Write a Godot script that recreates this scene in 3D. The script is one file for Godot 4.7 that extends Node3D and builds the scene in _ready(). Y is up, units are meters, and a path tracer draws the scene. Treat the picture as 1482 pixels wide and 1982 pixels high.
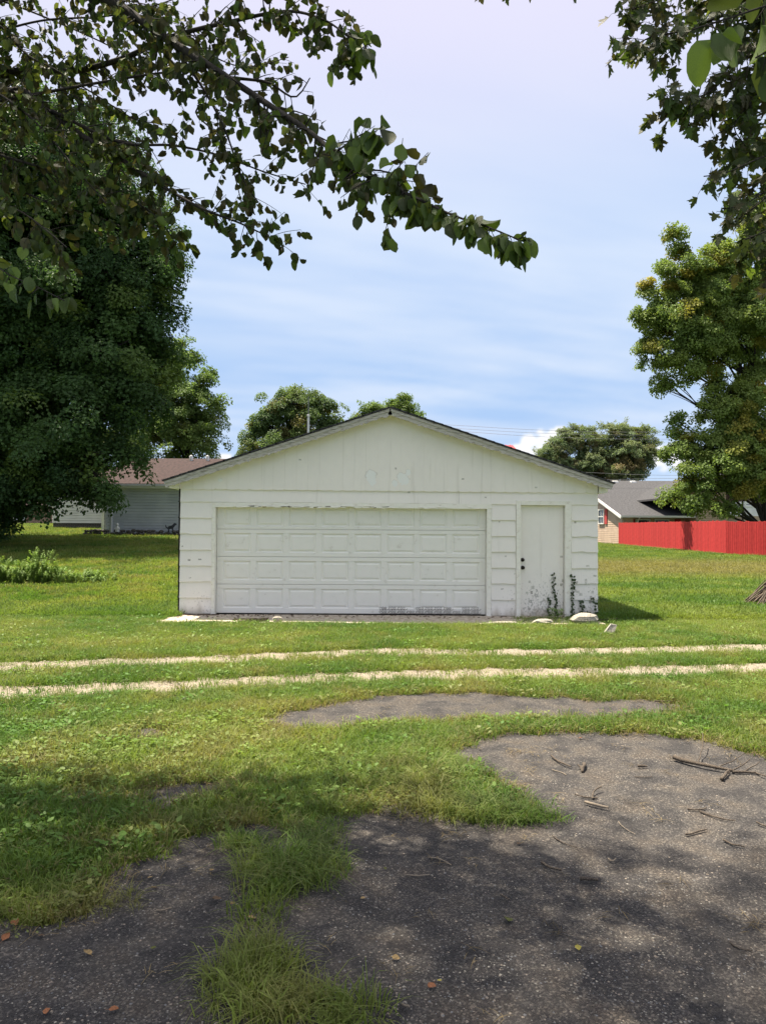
extends Node3D
# A white frame garage on an old driveway, seen on a sunny late-summer day. Metres; the camera stands at the origin and looks along -z ("d" below is -z).

# ---------------------------------------------------------------- helpers
class Mb:
	var v := PackedVector3Array()
	var f := PackedInt32Array()
	var col := PackedColorArray()
	var tint := Color.WHITE
	var colored := false
	func p(a: Vector3) -> int:
		v.append(a)
		col.append(tint)
		return v.size() - 1
	func tri(a: Vector3, b: Vector3, c: Vector3) -> void:
		f.append_array(PackedInt32Array([p(a), p(b), p(c)]))
	func quad(a: Vector3, b: Vector3, c: Vector3, d: Vector3) -> void:
		var k := p(a)
		p(b)
		p(c)
		p(d)
		f.append_array(PackedInt32Array([k, k + 1, k + 2, k, k + 2, k + 3]))
	# eight corners: 0-3 the back face (x0y0, x1y0, x1y1, x0y1), 4-7 the front face
	func hexa(c: Array) -> void:
		quad(c[4], c[7], c[6], c[5])
		quad(c[1], c[2], c[3], c[0])
		quad(c[0], c[3], c[7], c[4])
		quad(c[5], c[6], c[2], c[1])
		quad(c[7], c[3], c[2], c[6])
		quad(c[0], c[4], c[5], c[1])
	func box(lo: Vector3, hi: Vector3, xf := Transform3D.IDENTITY) -> void:
		hexa([xf * Vector3(lo.x, lo.y, lo.z), xf * Vector3(hi.x, lo.y, lo.z), xf * Vector3(hi.x, hi.y, lo.z), xf * Vector3(lo.x, hi.y, lo.z), xf * Vector3(lo.x, lo.y, hi.z), xf * Vector3(hi.x, lo.y, hi.z), xf * Vector3(hi.x, hi.y, hi.z), xf * Vector3(lo.x, hi.y, hi.z)])
	# a box whose front (+z) edges are chamfered
	func cbox(lo: Vector3, hi: Vector3, ch: float, xf := Transform3D.IDENTITY) -> void:
		var a := [Vector3(lo.x, lo.y, lo.z), Vector3(hi.x, lo.y, lo.z), Vector3(hi.x, hi.y, lo.z), Vector3(lo.x, hi.y, lo.z)]
		var b := []
		var c := []
		for k in 4:
			b.append(xf * Vector3(a[k].x, a[k].y, hi.z - ch))
			c.append(xf * Vector3(a[k].x + (ch if k in [0, 3] else -ch), a[k].y + (ch if k < 2 else -ch), hi.z))
			a[k] = xf * a[k]
		quad(a[1], a[2], a[3], a[0])
		quad(c[0], c[3], c[2], c[1])
		for k in 4:
			var n := (k + 1) % 4
			quad(a[k], b[k], b[n], a[n])
			quad(b[k], c[k], c[n], b[n])
	func tube(pts: Array, radii: Array, sides: int, cap := true) -> void:
		var rings := []
		var side := Vector3.ZERO
		for n in pts.size():
			var t: Vector3 = (pts[mini(n + 1, pts.size() - 1)] - pts[maxi(n - 1, 0)]).normalized()
			if side == Vector3.ZERO:
				side = t.cross(Vector3.UP if absf(t.y) < 0.9 else Vector3.RIGHT).normalized()
			side = (side - t * side.dot(t)).normalized()
			var up := t.cross(side)
			var k := v.size()
			for s in sides:
				var a := TAU * s / sides
				p(pts[n] + (side * cos(a) + up * sin(a)) * radii[n])
			rings.append(k)
		for n in pts.size() - 1:
			for s in sides:
				var a: int = rings[n] + s
				var b: int = rings[n] + (s + 1) % sides
				var c: int = rings[n + 1] + (s + 1) % sides
				var d: int = rings[n + 1] + s
				f.append_array(PackedInt32Array([a, b, c, a, c, d]))
		if cap:
			for end in [0, pts.size() - 1]:
				var m := p(pts[end])
				for s in sides:
					var a: int = rings[end] + s
					var b: int = rings[end] + (s + 1) % sides
					f.append_array(PackedInt32Array([m, b, a] if end == 0 else [m, a, b]))
	func add(o: Mb, xf: Transform3D) -> void:
		var k := v.size()
		for n in o.v.size():
			v.append(xf * o.v[n])
			col.append(tint)
		for n in o.f:
			f.append(n + k)
	func mesh(smooth := false, uv_rect := Rect2()) -> ArrayMesh:
		var a := []
		a.resize(Mesh.ARRAY_MAX)
		a[Mesh.ARRAY_VERTEX] = v
		a[Mesh.ARRAY_INDEX] = f
		if colored:
			a[Mesh.ARRAY_COLOR] = col
		if smooth:
			var n := PackedVector3Array()
			n.resize(v.size())
			for k in range(0, f.size(), 3):
				var w := (v[f[k + 2]] - v[f[k]]).cross(v[f[k + 1]] - v[f[k]])
				n[f[k]] += w
				n[f[k + 1]] += w
				n[f[k + 2]] += w
			for k in n.size():
				n[k] = n[k].normalized()
			a[Mesh.ARRAY_NORMAL] = n
		if uv_rect.size.x > 0.0:
			var uv := PackedVector2Array()
			for w in v:
				uv.append(Vector2((w.x - uv_rect.position.x) / uv_rect.size.x, 1.0 - (w.y - uv_rect.position.y) / uv_rect.size.y))
			a[Mesh.ARRAY_TEX_UV] = uv
		var m := ArrayMesh.new()
		m.add_surface_from_arrays(Mesh.PRIMITIVE_TRIANGLES, a)
		return m

var rng := RandomNumberGenerator.new()
var taken := {}
var M := {}
const FACADE := Rect2(-4.2, -0.1, 8.4, 4.1)

func rr(a: float, b: float) -> float:
	return rng.randf_range(a, b)

func numbered(called: String) -> String:
	var n: int = taken.get(called, -1) + 1
	taken[called] = n
	return called if n == 0 else "%s_%03d" % [called, n]

func tag(o: Node, label := "", category := "", group := "", kind := "") -> Node:
	if label:
		o.set_meta("label", label)
	if category:
		o.set_meta("category", category)
	if group:
		o.set_meta("group", group)
	if kind:
		o.set_meta("kind", kind)
	return o

func thing(called: String, label: String, category: String, at := Vector3.ZERO, group := "") -> Node3D:
	var o := Node3D.new()
	o.name = numbered(called)
	add_child(o)
	o.position = at
	tag(o, label, category, group)
	return o

func part(called: String, mesh: Mesh, mat: Material, parent: Node = self) -> MeshInstance3D:
	var o := MeshInstance3D.new()
	o.mesh = mesh
	o.material_override = mat
	o.name = numbered(called) if parent == self else called
	parent.add_child(o, true)
	return o

func copies(called: String, mesh: Mesh, mat: Material, where: Array, tints: Array, parent: Node = self) -> MultiMeshInstance3D:
	var mm := MultiMesh.new()
	mm.transform_format = MultiMesh.TRANSFORM_3D
	mm.use_colors = true
	mm.mesh = mesh
	mm.instance_count = where.size()
	for k in where.size():
		mm.set_instance_transform(k, where[k])
		mm.set_instance_color(k, tints[k])
	var o := MultiMeshInstance3D.new()
	o.multimesh = mm
	o.material_override = mat
	o.name = numbered(called) if parent == self else called
	o.set_meta("kind", "stuff")
	parent.add_child(o, true)
	return o

func lin(r: float, g: float, b: float) -> Color:
	return Color(r, g, b).linear_to_srgb()

func mat(name_: String, c: Color, rough := 0.85) -> StandardMaterial3D:
	var m := StandardMaterial3D.new()
	m.resource_name = name_
	m.albedo_color = c
	m.roughness = rough
	m.metallic_specular = 0.4
	M[name_] = m
	return m

func noise(kind: int, freq: float, seed_: int, oct := 4) -> FastNoiseLite:
	var n := FastNoiseLite.new()
	n.noise_type = kind
	n.frequency = freq
	n.seed = seed_
	n.fractal_octaves = oct
	if oct < 2:
		n.fractal_type = FastNoiseLite.FRACTAL_NONE
	return n

func noise_tex(n: FastNoiseLite, size: int, stops: Array, normal := false, bump := 4.0) -> NoiseTexture2D:
	var t := NoiseTexture2D.new()
	t.width = size
	t.height = size
	t.seamless = true
	t.noise = n
	if normal:
		t.as_normal_map = true
		t.bump_strength = bump
	elif stops.size():
		var g := Gradient.new()
		var offs := PackedFloat32Array()
		var cols := PackedColorArray()
		for s in stops:
			offs.append(s[0])
			cols.append(lin(s[1], s[2], s[3]))
		g.offsets = offs
		g.colors = cols
		t.color_ramp = g
	return t

# a material whose colour is a computed pattern laid through the world, scale in metres per repeat
func patterned(name_: String, n: FastNoiseLite, size: int, metres: Vector3, stops: Array, rough := 0.9, relief := 0.0, world := true) -> StandardMaterial3D:
	var m := mat(name_, Color.WHITE, rough)
	m.albedo_texture = noise_tex(n, size, stops)
	m.uv1_triplanar = true
	m.uv1_world_triplanar = world
	m.uv1_scale = Vector3(1.0 / metres.x, 1.0 / metres.y, 1.0 / metres.z)
	if relief > 0.0:
		m.heightmap_enabled = true
		m.heightmap_texture = noise_tex(n, size, [])
		m.heightmap_scale = relief
	return m

func pairs(a: Array) -> PackedVector2Array:
	var o := PackedVector2Array()
	for k in range(0, a.size(), 2):
		o.append(Vector2(a[k], a[k + 1]))
	return o

func points(a: Array) -> Array:
	var o := []
	for k in range(0, a.size(), 3):
		o.append(Vector3(a[k], a[k + 1], a[k + 2]))
	return o

# a smooth line through points
func curve(pts: Array, step: float) -> Array:
	var c := Curve3D.new()
	for k in pts.size():
		var t: Vector3 = (pts[mini(k + 1, pts.size() - 1)] - pts[maxi(k - 1, 0)]) / 6.0
		c.add_point(pts[k], -t, t)
	var o := []
	var n := maxi(2, int(c.get_baked_length() / step))
	for k in n + 1:
		o.append(c.sample_baked(c.get_baked_length() * k / n, true))
	return o

func taper(n: int, a: float, b: float) -> Array:
	var o := []
	for k in n:
		o.append(lerpf(a, b, float(k) / maxf(1.0, n - 1)))
	return o

# height of the ground: level in front, rising gently behind on the left
func land(x: float, d: float) -> float:
	var t := maxf(0.0, d - 13.2)
	var w := smoothstep(0.0, -6.0, x)
	return 1.66 * tanh(0.036 * t) * w * smoothstep(0.0, 4.0, t) + 0.0045 * t * (1.0 - w)

func on_land(x: float, d: float) -> Vector3:
	return Vector3(x, land(x, d), -d)

func _ready() -> void:
	rng.seed = 7
	# ------------------------------------------------------------ camera, sky, sun, exposure
	var cam := Camera3D.new()
	cam.name = "camera"
	cam.position = Vector3(0, 1.6, 0)
	cam.rotation_degrees = Vector3(1.12, 0, 0.35)
	cam.fov = 67.6
	cam.near = 0.05
	cam.far = 3000.0
	add_child(cam)
	cam.current = true
	var env := Environment.new()
	env.background_mode = Environment.BG_SKY
	env.tonemap_mode = Environment.TONE_MAPPER_LINEAR
	env.tonemap_exposure = 2.75
	env.sdfgi_enabled = true
	env.ssao_enabled = true
	env.ssil_enabled = true
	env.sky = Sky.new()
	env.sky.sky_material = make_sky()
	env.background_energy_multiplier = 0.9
	var we := WorldEnvironment.new()
	we.name = "world"
	we.environment = env
	add_child(we)
	var sun := DirectionalLight3D.new()
	sun.name = "sun"
	sun.light_color = Color(1.0, 0.955, 0.88)
	sun.light_energy = 1.6
	sun.light_angular_distance = 0.5
	sun.shadow_enabled = true
	add_child(sun)
	sun.look_at_from_position(Vector3.ZERO, Vector3(0.30, -1.0, 0.21), Vector3.FORWARD)
	make_materials()
	make_masks()
	make_ground()
	make_garage()
	make_left_house()
	make_far_left()
	make_right_house()
	make_fence()
	make_far_things()
	make_trees()
	make_near_trees()
	make_grass()
	make_plants()
	make_litter()

# ---------------------------------------------------------------- sky
func make_sky() -> PanoramaSkyMaterial:
	var w := 2048
	var h := 1024
	var data := PackedFloat32Array()
	data.resize(w * h * 3)
	var streak := noise(FastNoiseLite.TYPE_SIMPLEX_SMOOTH, 1.0, 11, 5)
	var veil := noise(FastNoiseLite.TYPE_SIMPLEX_SMOOTH, 1.0, 5, 3)
	var puffs := []   # cumulus low over the horizon all round: azimuth, elevation, half widths in degrees
	puffs.append([12.2, 6.5, 1.9, 0.95])
	puffs.append([10.2, 5.6, 1.4, 0.7])
	puffs.append([20.6, 4.8, 1.7, 1.2])
	puffs.append([-11.6, 4.6, 0.9, 0.7])
	var r := RandomNumberGenerator.new()
	r.seed = 3
	for k in 26:
		puffs.append([30.0 + 12.0 * k + r.randf_range(-4, 4), r.randf_range(3.0, 7.0), r.randf_range(2.0, 5.0), r.randf_range(0.8, 2.0)])
	for y in h:
		var el := PI * (0.5 - (y + 0.5) / h)
		var deg := rad_to_deg(el)
		var base: Color
		if deg < 0.0:
			base = Color(0.16, 0.17, 0.15)
		else:
			var blue := Color(0.180, 0.257, 0.385)
			var low := Color(0.235, 0.310, 0.41)
			var high := Color(0.330, 0.325, 0.405)
			base = low.lerp(blue, smoothstep(0.0, 8.0, deg)).lerp(Color(0.225, 0.285, 0.395), smoothstep(9.0, 21.0, deg)).lerp(high, smoothstep(20.0, 36.0, deg)).lerp(Color(0.58, 0.56, 0.57), smoothstep(36.0, 60.0, deg))  # sky and cloud above the view made brighter to fill the garage front
		for x in w:
			var c := base
			if deg >= 0.0:
				var az := TAU * (x + 0.5) / w
				var dir := Vector3(sin(az) * cos(el), sin(el), -cos(az) * cos(el))
				# thin high cloud lies on a plane overhead
				var q := Vector2(dir.x, -dir.z) / (dir.y + 0.12)
				var s := streak.get_noise_2d(q.x * 0.55 + q.y * 0.25, q.y * 1.7 - q.x * 0.45)
				var s2 := veil.get_noise_2d(q.x * 0.35 + 7.0, q.y * 0.6)
				var s3 := streak.get_noise_2d(q.x * 1.5 + q.y * 0.9 + 40.0, q.y * 5.5 - q.x * 1.9)
				var k := clampf(0.45 + 0.75 * s + 0.4 * s2 + 0.45 * s3 * clampf(0.5 + 1.5 * s2, 0.0, 1.0), 0.0, 1.0)
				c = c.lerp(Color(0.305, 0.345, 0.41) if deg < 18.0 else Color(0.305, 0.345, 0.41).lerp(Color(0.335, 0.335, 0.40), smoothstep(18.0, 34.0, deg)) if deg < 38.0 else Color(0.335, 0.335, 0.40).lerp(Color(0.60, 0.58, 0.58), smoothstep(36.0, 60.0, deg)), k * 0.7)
				if deg < 12.0:
					for pf in puffs:
						var da := fposmod(rad_to_deg(az) - pf[0] + 180.0, 360.0) - 180.0
						if absf(da) < pf[2] * 1.5:
							var de: float = deg - pf[1]
							var e := pow(da / pf[2], 2.0) + pow(de / (pf[3] if de > 0.0 else pf[3] * 0.8), 2.0)
							var n := veil.get_noise_2d(rad_to_deg(az) * 0.55, deg * 0.55) + 0.6 * streak.get_noise_2d(rad_to_deg(az) * 1.3, deg * 1.3)
							var m := smoothstep(1.0, 0.55, e + n * 1.1)
							c = c.lerp(Color(0.44, 0.44, 0.45).lerp(Color(0.35, 0.37, 0.42), clampf(-de / pf[3] + 0.1, 0.0, 1.0)), m)
			var o := (y * w + x) * 3
			data[o] = c.r
			data[o + 1] = c.g
			data[o + 2] = c.b
	var im := Image.create_from_data(w, h, false, Image.FORMAT_RGBF, data.to_byte_array())
	var m := PanoramaSkyMaterial.new()
	m.panorama = ImageTexture.create_from_image(im)
	return m

# ---------------------------------------------------------------- materials
func make_materials() -> void:
	var P := FastNoiseLite.TYPE_PERLIN
	var S := FastNoiseLite.TYPE_SIMPLEX_SMOOTH
	var m: StandardMaterial3D
	patterned("turf_soil", noise(S, 0.02, 1, 5), 1024, Vector3(2.3, 2.3, 2.3), [[0.2, 0.03, 0.045, 0.012], [0.45, 0.05, 0.08, 0.02], [0.65, 0.08, 0.105, 0.03], [0.85, 0.13, 0.115, 0.055]], 0.95, 1.2)
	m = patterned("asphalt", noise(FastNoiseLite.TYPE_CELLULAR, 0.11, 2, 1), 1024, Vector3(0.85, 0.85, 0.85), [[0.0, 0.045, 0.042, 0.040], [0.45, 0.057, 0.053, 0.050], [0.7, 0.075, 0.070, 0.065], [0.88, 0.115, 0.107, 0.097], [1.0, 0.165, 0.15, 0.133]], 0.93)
	(m.albedo_texture as NoiseTexture2D).noise.cellular_return_type = FastNoiseLite.RETURN_CELL_VALUE
	m.heightmap_enabled = true
	var hn := noise(FastNoiseLite.TYPE_CELLULAR, 0.11, 2, 1)
	hn.cellular_return_type = FastNoiseLite.RETURN_DISTANCE
	m.heightmap_texture = noise_tex(hn, 1024, [])
	m.heightmap_scale = -0.6
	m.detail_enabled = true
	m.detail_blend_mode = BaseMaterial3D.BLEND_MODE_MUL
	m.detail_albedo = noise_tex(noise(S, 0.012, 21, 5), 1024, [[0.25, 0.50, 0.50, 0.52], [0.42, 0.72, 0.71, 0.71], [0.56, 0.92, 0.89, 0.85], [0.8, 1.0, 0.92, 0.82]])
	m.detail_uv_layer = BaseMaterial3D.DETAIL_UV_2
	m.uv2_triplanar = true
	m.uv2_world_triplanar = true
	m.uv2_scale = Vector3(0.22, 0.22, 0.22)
	patterned("gravel_bed", noise(S, 0.09, 4, 4), 1024, Vector3(1.4, 1.4, 1.4), [[0.2, 0.15, 0.122, 0.085], [0.5, 0.25, 0.215, 0.16], [0.8, 0.33, 0.29, 0.225]], 0.95, 0.8)
	patterned("concrete", noise(S, 0.02, 6, 5), 512, Vector3(1.2, 1.2, 1.2), [[0.2, 0.26, 0.21, 0.16], [0.45, 0.40, 0.34, 0.27], [0.8, 0.52, 0.46, 0.38]], 0.92, 0.4)
	patterned("broken_concrete", noise(S, 0.03, 16, 5), 512, Vector3(0.5, 0.5, 0.5), [[0.2, 0.15, 0.135, 0.11], [0.45, 0.29, 0.265, 0.22], [0.8, 0.38, 0.355, 0.305]], 0.92, 0.5)
	patterned("dirt", noise(S, 0.04, 8, 5), 512, Vector3(0.6, 0.6, 0.6), [[0.2, 0.05, 0.035, 0.025], [0.5, 0.12, 0.085, 0.06], [0.8, 0.20, 0.15, 0.11]], 0.95, 0.8)
	m = mat("painted_front", Color.WHITE, 0.72)
	m.albedo_texture = facade()
	m.heightmap_enabled = true
	m.heightmap_texture = noise_tex(noise(S, 0.02, 31, 5), 512, [])
	m.heightmap_scale = 0.25
	m.uv1_scale = Vector3(1, 1, 1)
	patterned("peeling_trim", noise(S, 0.016, 9, 5), 1024, Vector3(2.6, 0.5, 2.6), [[0.10, 0.18, 0.165, 0.14], [0.24, 0.30, 0.28, 0.245], [0.36, 0.40, 0.38, 0.335], [0.55, 0.46, 0.44, 0.39], [0.8, 0.50, 0.48, 0.43]], 0.8, 0.3, false)
	patterned("white_trim", noise(S, 0.02, 10, 5), 512, Vector3(1.5, 0.8, 1.5), [[0.08, 0.62, 0.57, 0.49], [0.22, 0.81, 0.78, 0.69], [0.6, 0.86, 0.835, 0.75]], 0.7)
	patterned("door_paint", noise(S, 0.012, 12, 5), 1024, Vector3(3.1, 2.3, 3.1), [[0.06, 0.72, 0.69, 0.62], [0.2, 0.83, 0.81, 0.745], [0.6, 0.85, 0.83, 0.765]], 0.5)
	patterned("roof_shingle", noise(S, 0.05, 13, 3), 512, Vector3(1.6, 1.6, 1.6), [[0.2, 0.025, 0.025, 0.027], [0.8, 0.07, 0.07, 0.072]], 0.95, 0.5)
	patterned("red_brown_shingle", noise(S, 0.04, 14, 4), 512, Vector3(4.0, 1.0, 4.0), [[0.2, 0.022, 0.014, 0.013], [0.5, 0.038, 0.022, 0.021], [0.8, 0.055, 0.033, 0.030]], 0.95, 0.6)
	patterned("grey_shingle", noise(S, 0.04, 15, 4), 512, Vector3(5.0, 1.2, 5.0), [[0.2, 0.035, 0.035, 0.038], [0.5, 0.055, 0.055, 0.059], [0.8, 0.078, 0.078, 0.083]], 0.95, 0.6)
	mat("dark_trim", lin(0.018, 0.016, 0.015), 0.8)
	mat("gap_dark", lin(0.015, 0.014, 0.013), 0.95)
	mat("brass_dark", lin(0.03, 0.025, 0.02), 0.35).metallic = 0.8
	patterned("pale_vinyl", noise(S, 0.01, 17, 3), 256, Vector3(3, 3, 3), [[0.2, 0.50, 0.53, 0.54], [0.8, 0.60, 0.625, 0.63]], 0.6)
	patterned("cream_vinyl", noise(S, 0.01, 18, 3), 256, Vector3(3, 3, 3), [[0.2, 0.60, 0.60, 0.55], [0.8, 0.70, 0.70, 0.65]], 0.6)
	patterned("beige_vinyl", noise(S, 0.01, 19, 3), 256, Vector3(3, 3, 3), [[0.2, 0.44, 0.33, 0.25], [0.8, 0.52, 0.40, 0.31]], 0.65)
	patterned("far_white", noise(S, 0.01, 20, 3), 256, Vector3(3, 3, 3), [[0.2, 0.64, 0.65, 0.66], [0.8, 0.74, 0.75, 0.76]], 0.6)
	patterned("tan_brick", noise(S, 0.05, 22, 3), 256, Vector3(2, 2, 2), [[0.2, 0.20, 0.13, 0.09], [0.8, 0.34, 0.24, 0.17]], 0.9)
	mat("clean_white", lin(0.74, 0.74, 0.72), 0.5)
	mat("gutter_white", lin(0.62, 0.62, 0.61), 0.4)
	m = mat("glass", Color(0.62, 0.75, 0.85, 0.35), 0.04)
	m.transparency = BaseMaterial3D.TRANSPARENCY_ALPHA
	mat("window_dark", lin(0.03, 0.035, 0.04), 0.12)
	patterned("red_picket", noise(S, 0.02, 23, 4), 512, Vector3(1.2, 3.0, 1.2), [[0.2, 0.40, 0.028, 0.028], [0.5, 0.46, 0.034, 0.034], [0.8, 0.51, 0.042, 0.040]], 0.8)
	M.red_picket_1 = M.red_picket.duplicate()
	M.red_picket_1.albedo_color = Color(0.94, 0.94, 0.94)
	M.red_picket_2 = M.red_picket.duplicate()
	M.red_picket_2.albedo_color = Color(0.97, 0.97, 0.97)
	mat("red_metal", lin(0.36, 0.05, 0.06), 0.45)
	mat("red_paint", lin(0.42, 0.05, 0.05), 0.7)
	patterned("bark", noise(S, 0.03, 24, 5), 512, Vector3(0.5, 2.0, 0.5), [[0.2, 0.011, 0.009, 0.008], [0.5, 0.022, 0.018, 0.015], [0.8, 0.045, 0.038, 0.031]], 0.95, 1.0, false)
	patterned("stick_bark", noise(S, 0.05, 25, 4), 256, Vector3(0.12, 0.12, 0.12), [[0.2, 0.03, 0.024, 0.019], [0.5, 0.07, 0.054, 0.041], [0.8, 0.15, 0.128, 0.10]], 0.95, 0.2)
	mat("pale_stick", lin(0.20, 0.165, 0.125), 0.9)
	patterned("brush_wood", noise(S, 0.05, 26, 4), 256, Vector3(0.4, 0.4, 0.4), [[0.2, 0.05, 0.036, 0.026], [0.5, 0.105, 0.08, 0.06], [0.8, 0.20, 0.165, 0.13]], 0.95, 0.3)
	patterned("field_stone", noise(S, 0.04, 27, 4), 256, Vector3(0.7, 0.7, 0.7), [[0.2, 0.05, 0.045, 0.04], [0.8, 0.17, 0.15, 0.13]], 0.95, 0.6)
	mat("galvanised", lin(0.52, 0.52, 0.51), 0.45).metallic = 0.3
	mat("cable", lin(0.16, 0.165, 0.17), 0.6)
	mat("rusty_wire", lin(0.07, 0.05, 0.045), 0.7)
	mat("dark_figurine", lin(0.03, 0.035, 0.045), 0.5)
	mat("pale_figurine", lin(0.68, 0.67, 0.64), 0.7)
	for tone in [["leafage", 0.95], ["grass_blades", 0.9], ["weed_leaves", 0.9]]:
		m = mat(tone[0], Color.WHITE, 0.55)
		m.vertex_color_use_as_albedo = true
		m.backlight_enabled = true
		m.backlight = Color(tone[1], tone[1], tone[1] * 0.55).linear_to_srgb()
		m.metallic_specular = 0.35
	m = mat("pebble", Color.WHITE, 0.9)
	m.vertex_color_use_as_albedo = true
	var near := [[0.052, 0.074, 0.024], [0.076, 0.125, 0.030], [0.066, 0.066, 0.028], [0.14, 0.215, 0.045]]
	for k in near.size():
		m = patterned("near_leaf_%d" % k, noise(S, 0.03, 40 + k, 4), 256, Vector3(0.12, 0.12, 0.12), [[0.2, near[k][0] * 0.7, near[k][1] * 0.72, near[k][2] * 0.7], [0.55, near[k][0], near[k][1], near[k][2]], [0.85, near[k][0] * 1.4, near[k][1] * 1.25, near[k][2] * 1.2]], 0.5, 0.06, false)
		m.backlight_enabled = true
		m.backlight = lin(0.9, 0.9, 0.42)
	for dry in [["dry_orange", 0.30, 0.125, 0.055], ["dry_tan", 0.34, 0.24, 0.11], ["dry_green", 0.12, 0.13, 0.03], ["dry_yellow", 0.45, 0.38, 0.08], ["dry_brown", 0.13, 0.085, 0.05]]:
		m = patterned(dry[0], noise(S, 0.05, 50, 4), 128, Vector3(0.07, 0.07, 0.07), [[0.2, dry[1] * 0.6, dry[2] * 0.6, dry[3] * 0.6], [0.8, dry[1], dry[2], dry[3]]], 0.8)

# the front's old white paint: mildew towards the ground, a few flakes gone, rust-brown runs
func facade() -> ImageTexture:
	var w := 1024
	var h := 512
	var im := Image.create(w, h, false, Image.FORMAT_RGB8)
	var a := noise(FastNoiseLite.TYPE_SIMPLEX_SMOOTH, 1.0, 61, 5)
	var b := noise(FastNoiseLite.TYPE_SIMPLEX_SMOOTH, 1.0, 62, 4)
	var flakes := [[-0.22, 2.47, 0.09, 0.15], [0.35, 2.45, 0.11, 0.13], [0.22, 2.38, 0.05, 0.05], [0.44, 2.56, 0.05, 0.06], [-2.9, 2.42, 0.04, 0.03], [-1.9, 2.9, 0.05, 0.02]]
	var r := RandomNumberGenerator.new()
	r.seed = 77
	var chips := []
	for k in 60:
		chips.append([r.randf_range(-3.6, 3.8), r.randf_range(1.1, 3.2) if k < 14 else r.randf_range(0.05, 1.1), r.randf_range(0.006, 0.02), r.randf_range(0.004, 0.010)])
	for k in 40:
		chips.append([r.randf_range(2.5, 3.8), r.randf_range(0.03, 0.7), r.randf_range(0.008, 0.025), r.randf_range(0.006, 0.02)])
	for y in h:
		var wy := FACADE.position.y + (1.0 - (y + 0.5) / h) * FACADE.size.y
		for x in w:
			var wx := FACADE.position.x + (x + 0.5) / w * FACADE.size.x
			var n := a.get_noise_2d(wx * 0.8, wy * 0.5)
			var fine := b.get_noise_2d(wx * 7.0, wy * 4.0)
			var c := Color(0.865, 0.825, 0.765) * (1.0 + 0.04 * n + 0.02 * fine)
			# mildew specks low down, more on the right
			var low := smoothstep(1.0, 0.0, wy) * (1.3 if wx > 2.3 else 0.75)
			var k := smoothstep(0.16, 0.42, b.get_noise_2d(wx * 22.0 + 40.0, wy * 16.0) * 0.9 + 0.42 * low - 0.36 + 0.35 * n) * smoothstep(1.3, 0.3, wy)
			c = c.lerp(Color(0.22, 0.20, 0.16), 0.55 * k)
			# splashed soil
			c = c.lerp(Color(0.30, 0.25, 0.17), 0.6 * smoothstep(0.22, 0.0, wy + 0.12 * b.get_noise_2d(wx * 4.0, 3.0)))
			# runs
			var run := smoothstep(0.34, 0.6, a.get_noise_2d(wx * 6.0, wy * 0.35 + 9.0))
			c = c.lerp(Color(0.48, 0.44, 0.36), 0.16 * run)
			for fl in flakes:
				var e := pow((wx - fl[0]) / fl[2], 2.0) + pow((wy - fl[1]) / fl[3], 2.0) + 1.4 * b.get_noise_2d(wx * 5.0, wy * 5.0)
				if e < 1.0:
					c = Color(0.86, 0.86, 0.83)
				elif e < 1.35 and wy > fl[1]:
					c = c * 0.85
			im.set_pixel(x, y, c.linear_to_srgb())
	for ch in chips:
		var grey: Color = Color(0.62, 0.60, 0.54).lerp(Color(0.25, 0.225, 0.19), r.randf() * 0.75)
		for y in range(int((1.0 - (ch[1] + ch[3] - FACADE.position.y) / FACADE.size.y) * h), int((1.0 - (ch[1] - ch[3] - FACADE.position.y) / FACADE.size.y) * h) + 2):
			for x in range(int((ch[0] - ch[2] - FACADE.position.x) / FACADE.size.x * w), int((ch[0] + ch[2] - FACADE.position.x) / FACADE.size.x * w) + 2):
				if x >= 0 and y >= 0 and x < w and y < h and r.randf() < 0.8:
					im.set_pixel(x, y, grey.linear_to_srgb())
	return ImageTexture.create_from_image(im)

# ---------------------------------------------------------------- ground
const CELL := 0.05
const NX := 440
const ND := 300
var asphalt_field := PackedFloat32Array()
var gravel_field := PackedFloat32Array()
var wobble: FastNoiseLite
var patchy: FastNoiseLite

func raster(polys: Array, blur: int) -> PackedFloat32Array:
	var a := PackedFloat32Array()
	a.resize(NX * ND)
	for poly in polys:
		for j in ND:
			for i in NX:
				if a[j * NX + i] < 0.5 and Geometry2D.is_point_in_polygon(Vector2((i - NX / 2) * CELL, j * CELL), poly):
					a[j * NX + i] = 1.0
	for turn in 2:
		for way in [1, NX]:
			var b := a.duplicate()
			for k in range(blur * NX, NX * ND - blur * NX):
				var s := 0.0
				for t in range(-blur, blur + 1):
					s += b[k + t * way]
				a[k] = s / (2 * blur + 1)
	return a

func ribbon(line: PackedVector2Array, half: float) -> PackedVector2Array:
	var up := PackedVector2Array()
	var down := PackedVector2Array()
	for k in line.size():
		up.append(line[k] + Vector2(0, half))
		down.append(line[k] - Vector2(0, half))
	down.reverse()
	up.append_array(down)
	return up

func field(f: PackedFloat32Array, x: float, d: float) -> float:
	var i := int(round(x / CELL)) + NX / 2
	var j := int(round(d / CELL))
	if i < 0 or j < 0 or i >= NX or j >= ND:
		return 0.0
	return f[j * NX + i]

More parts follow.
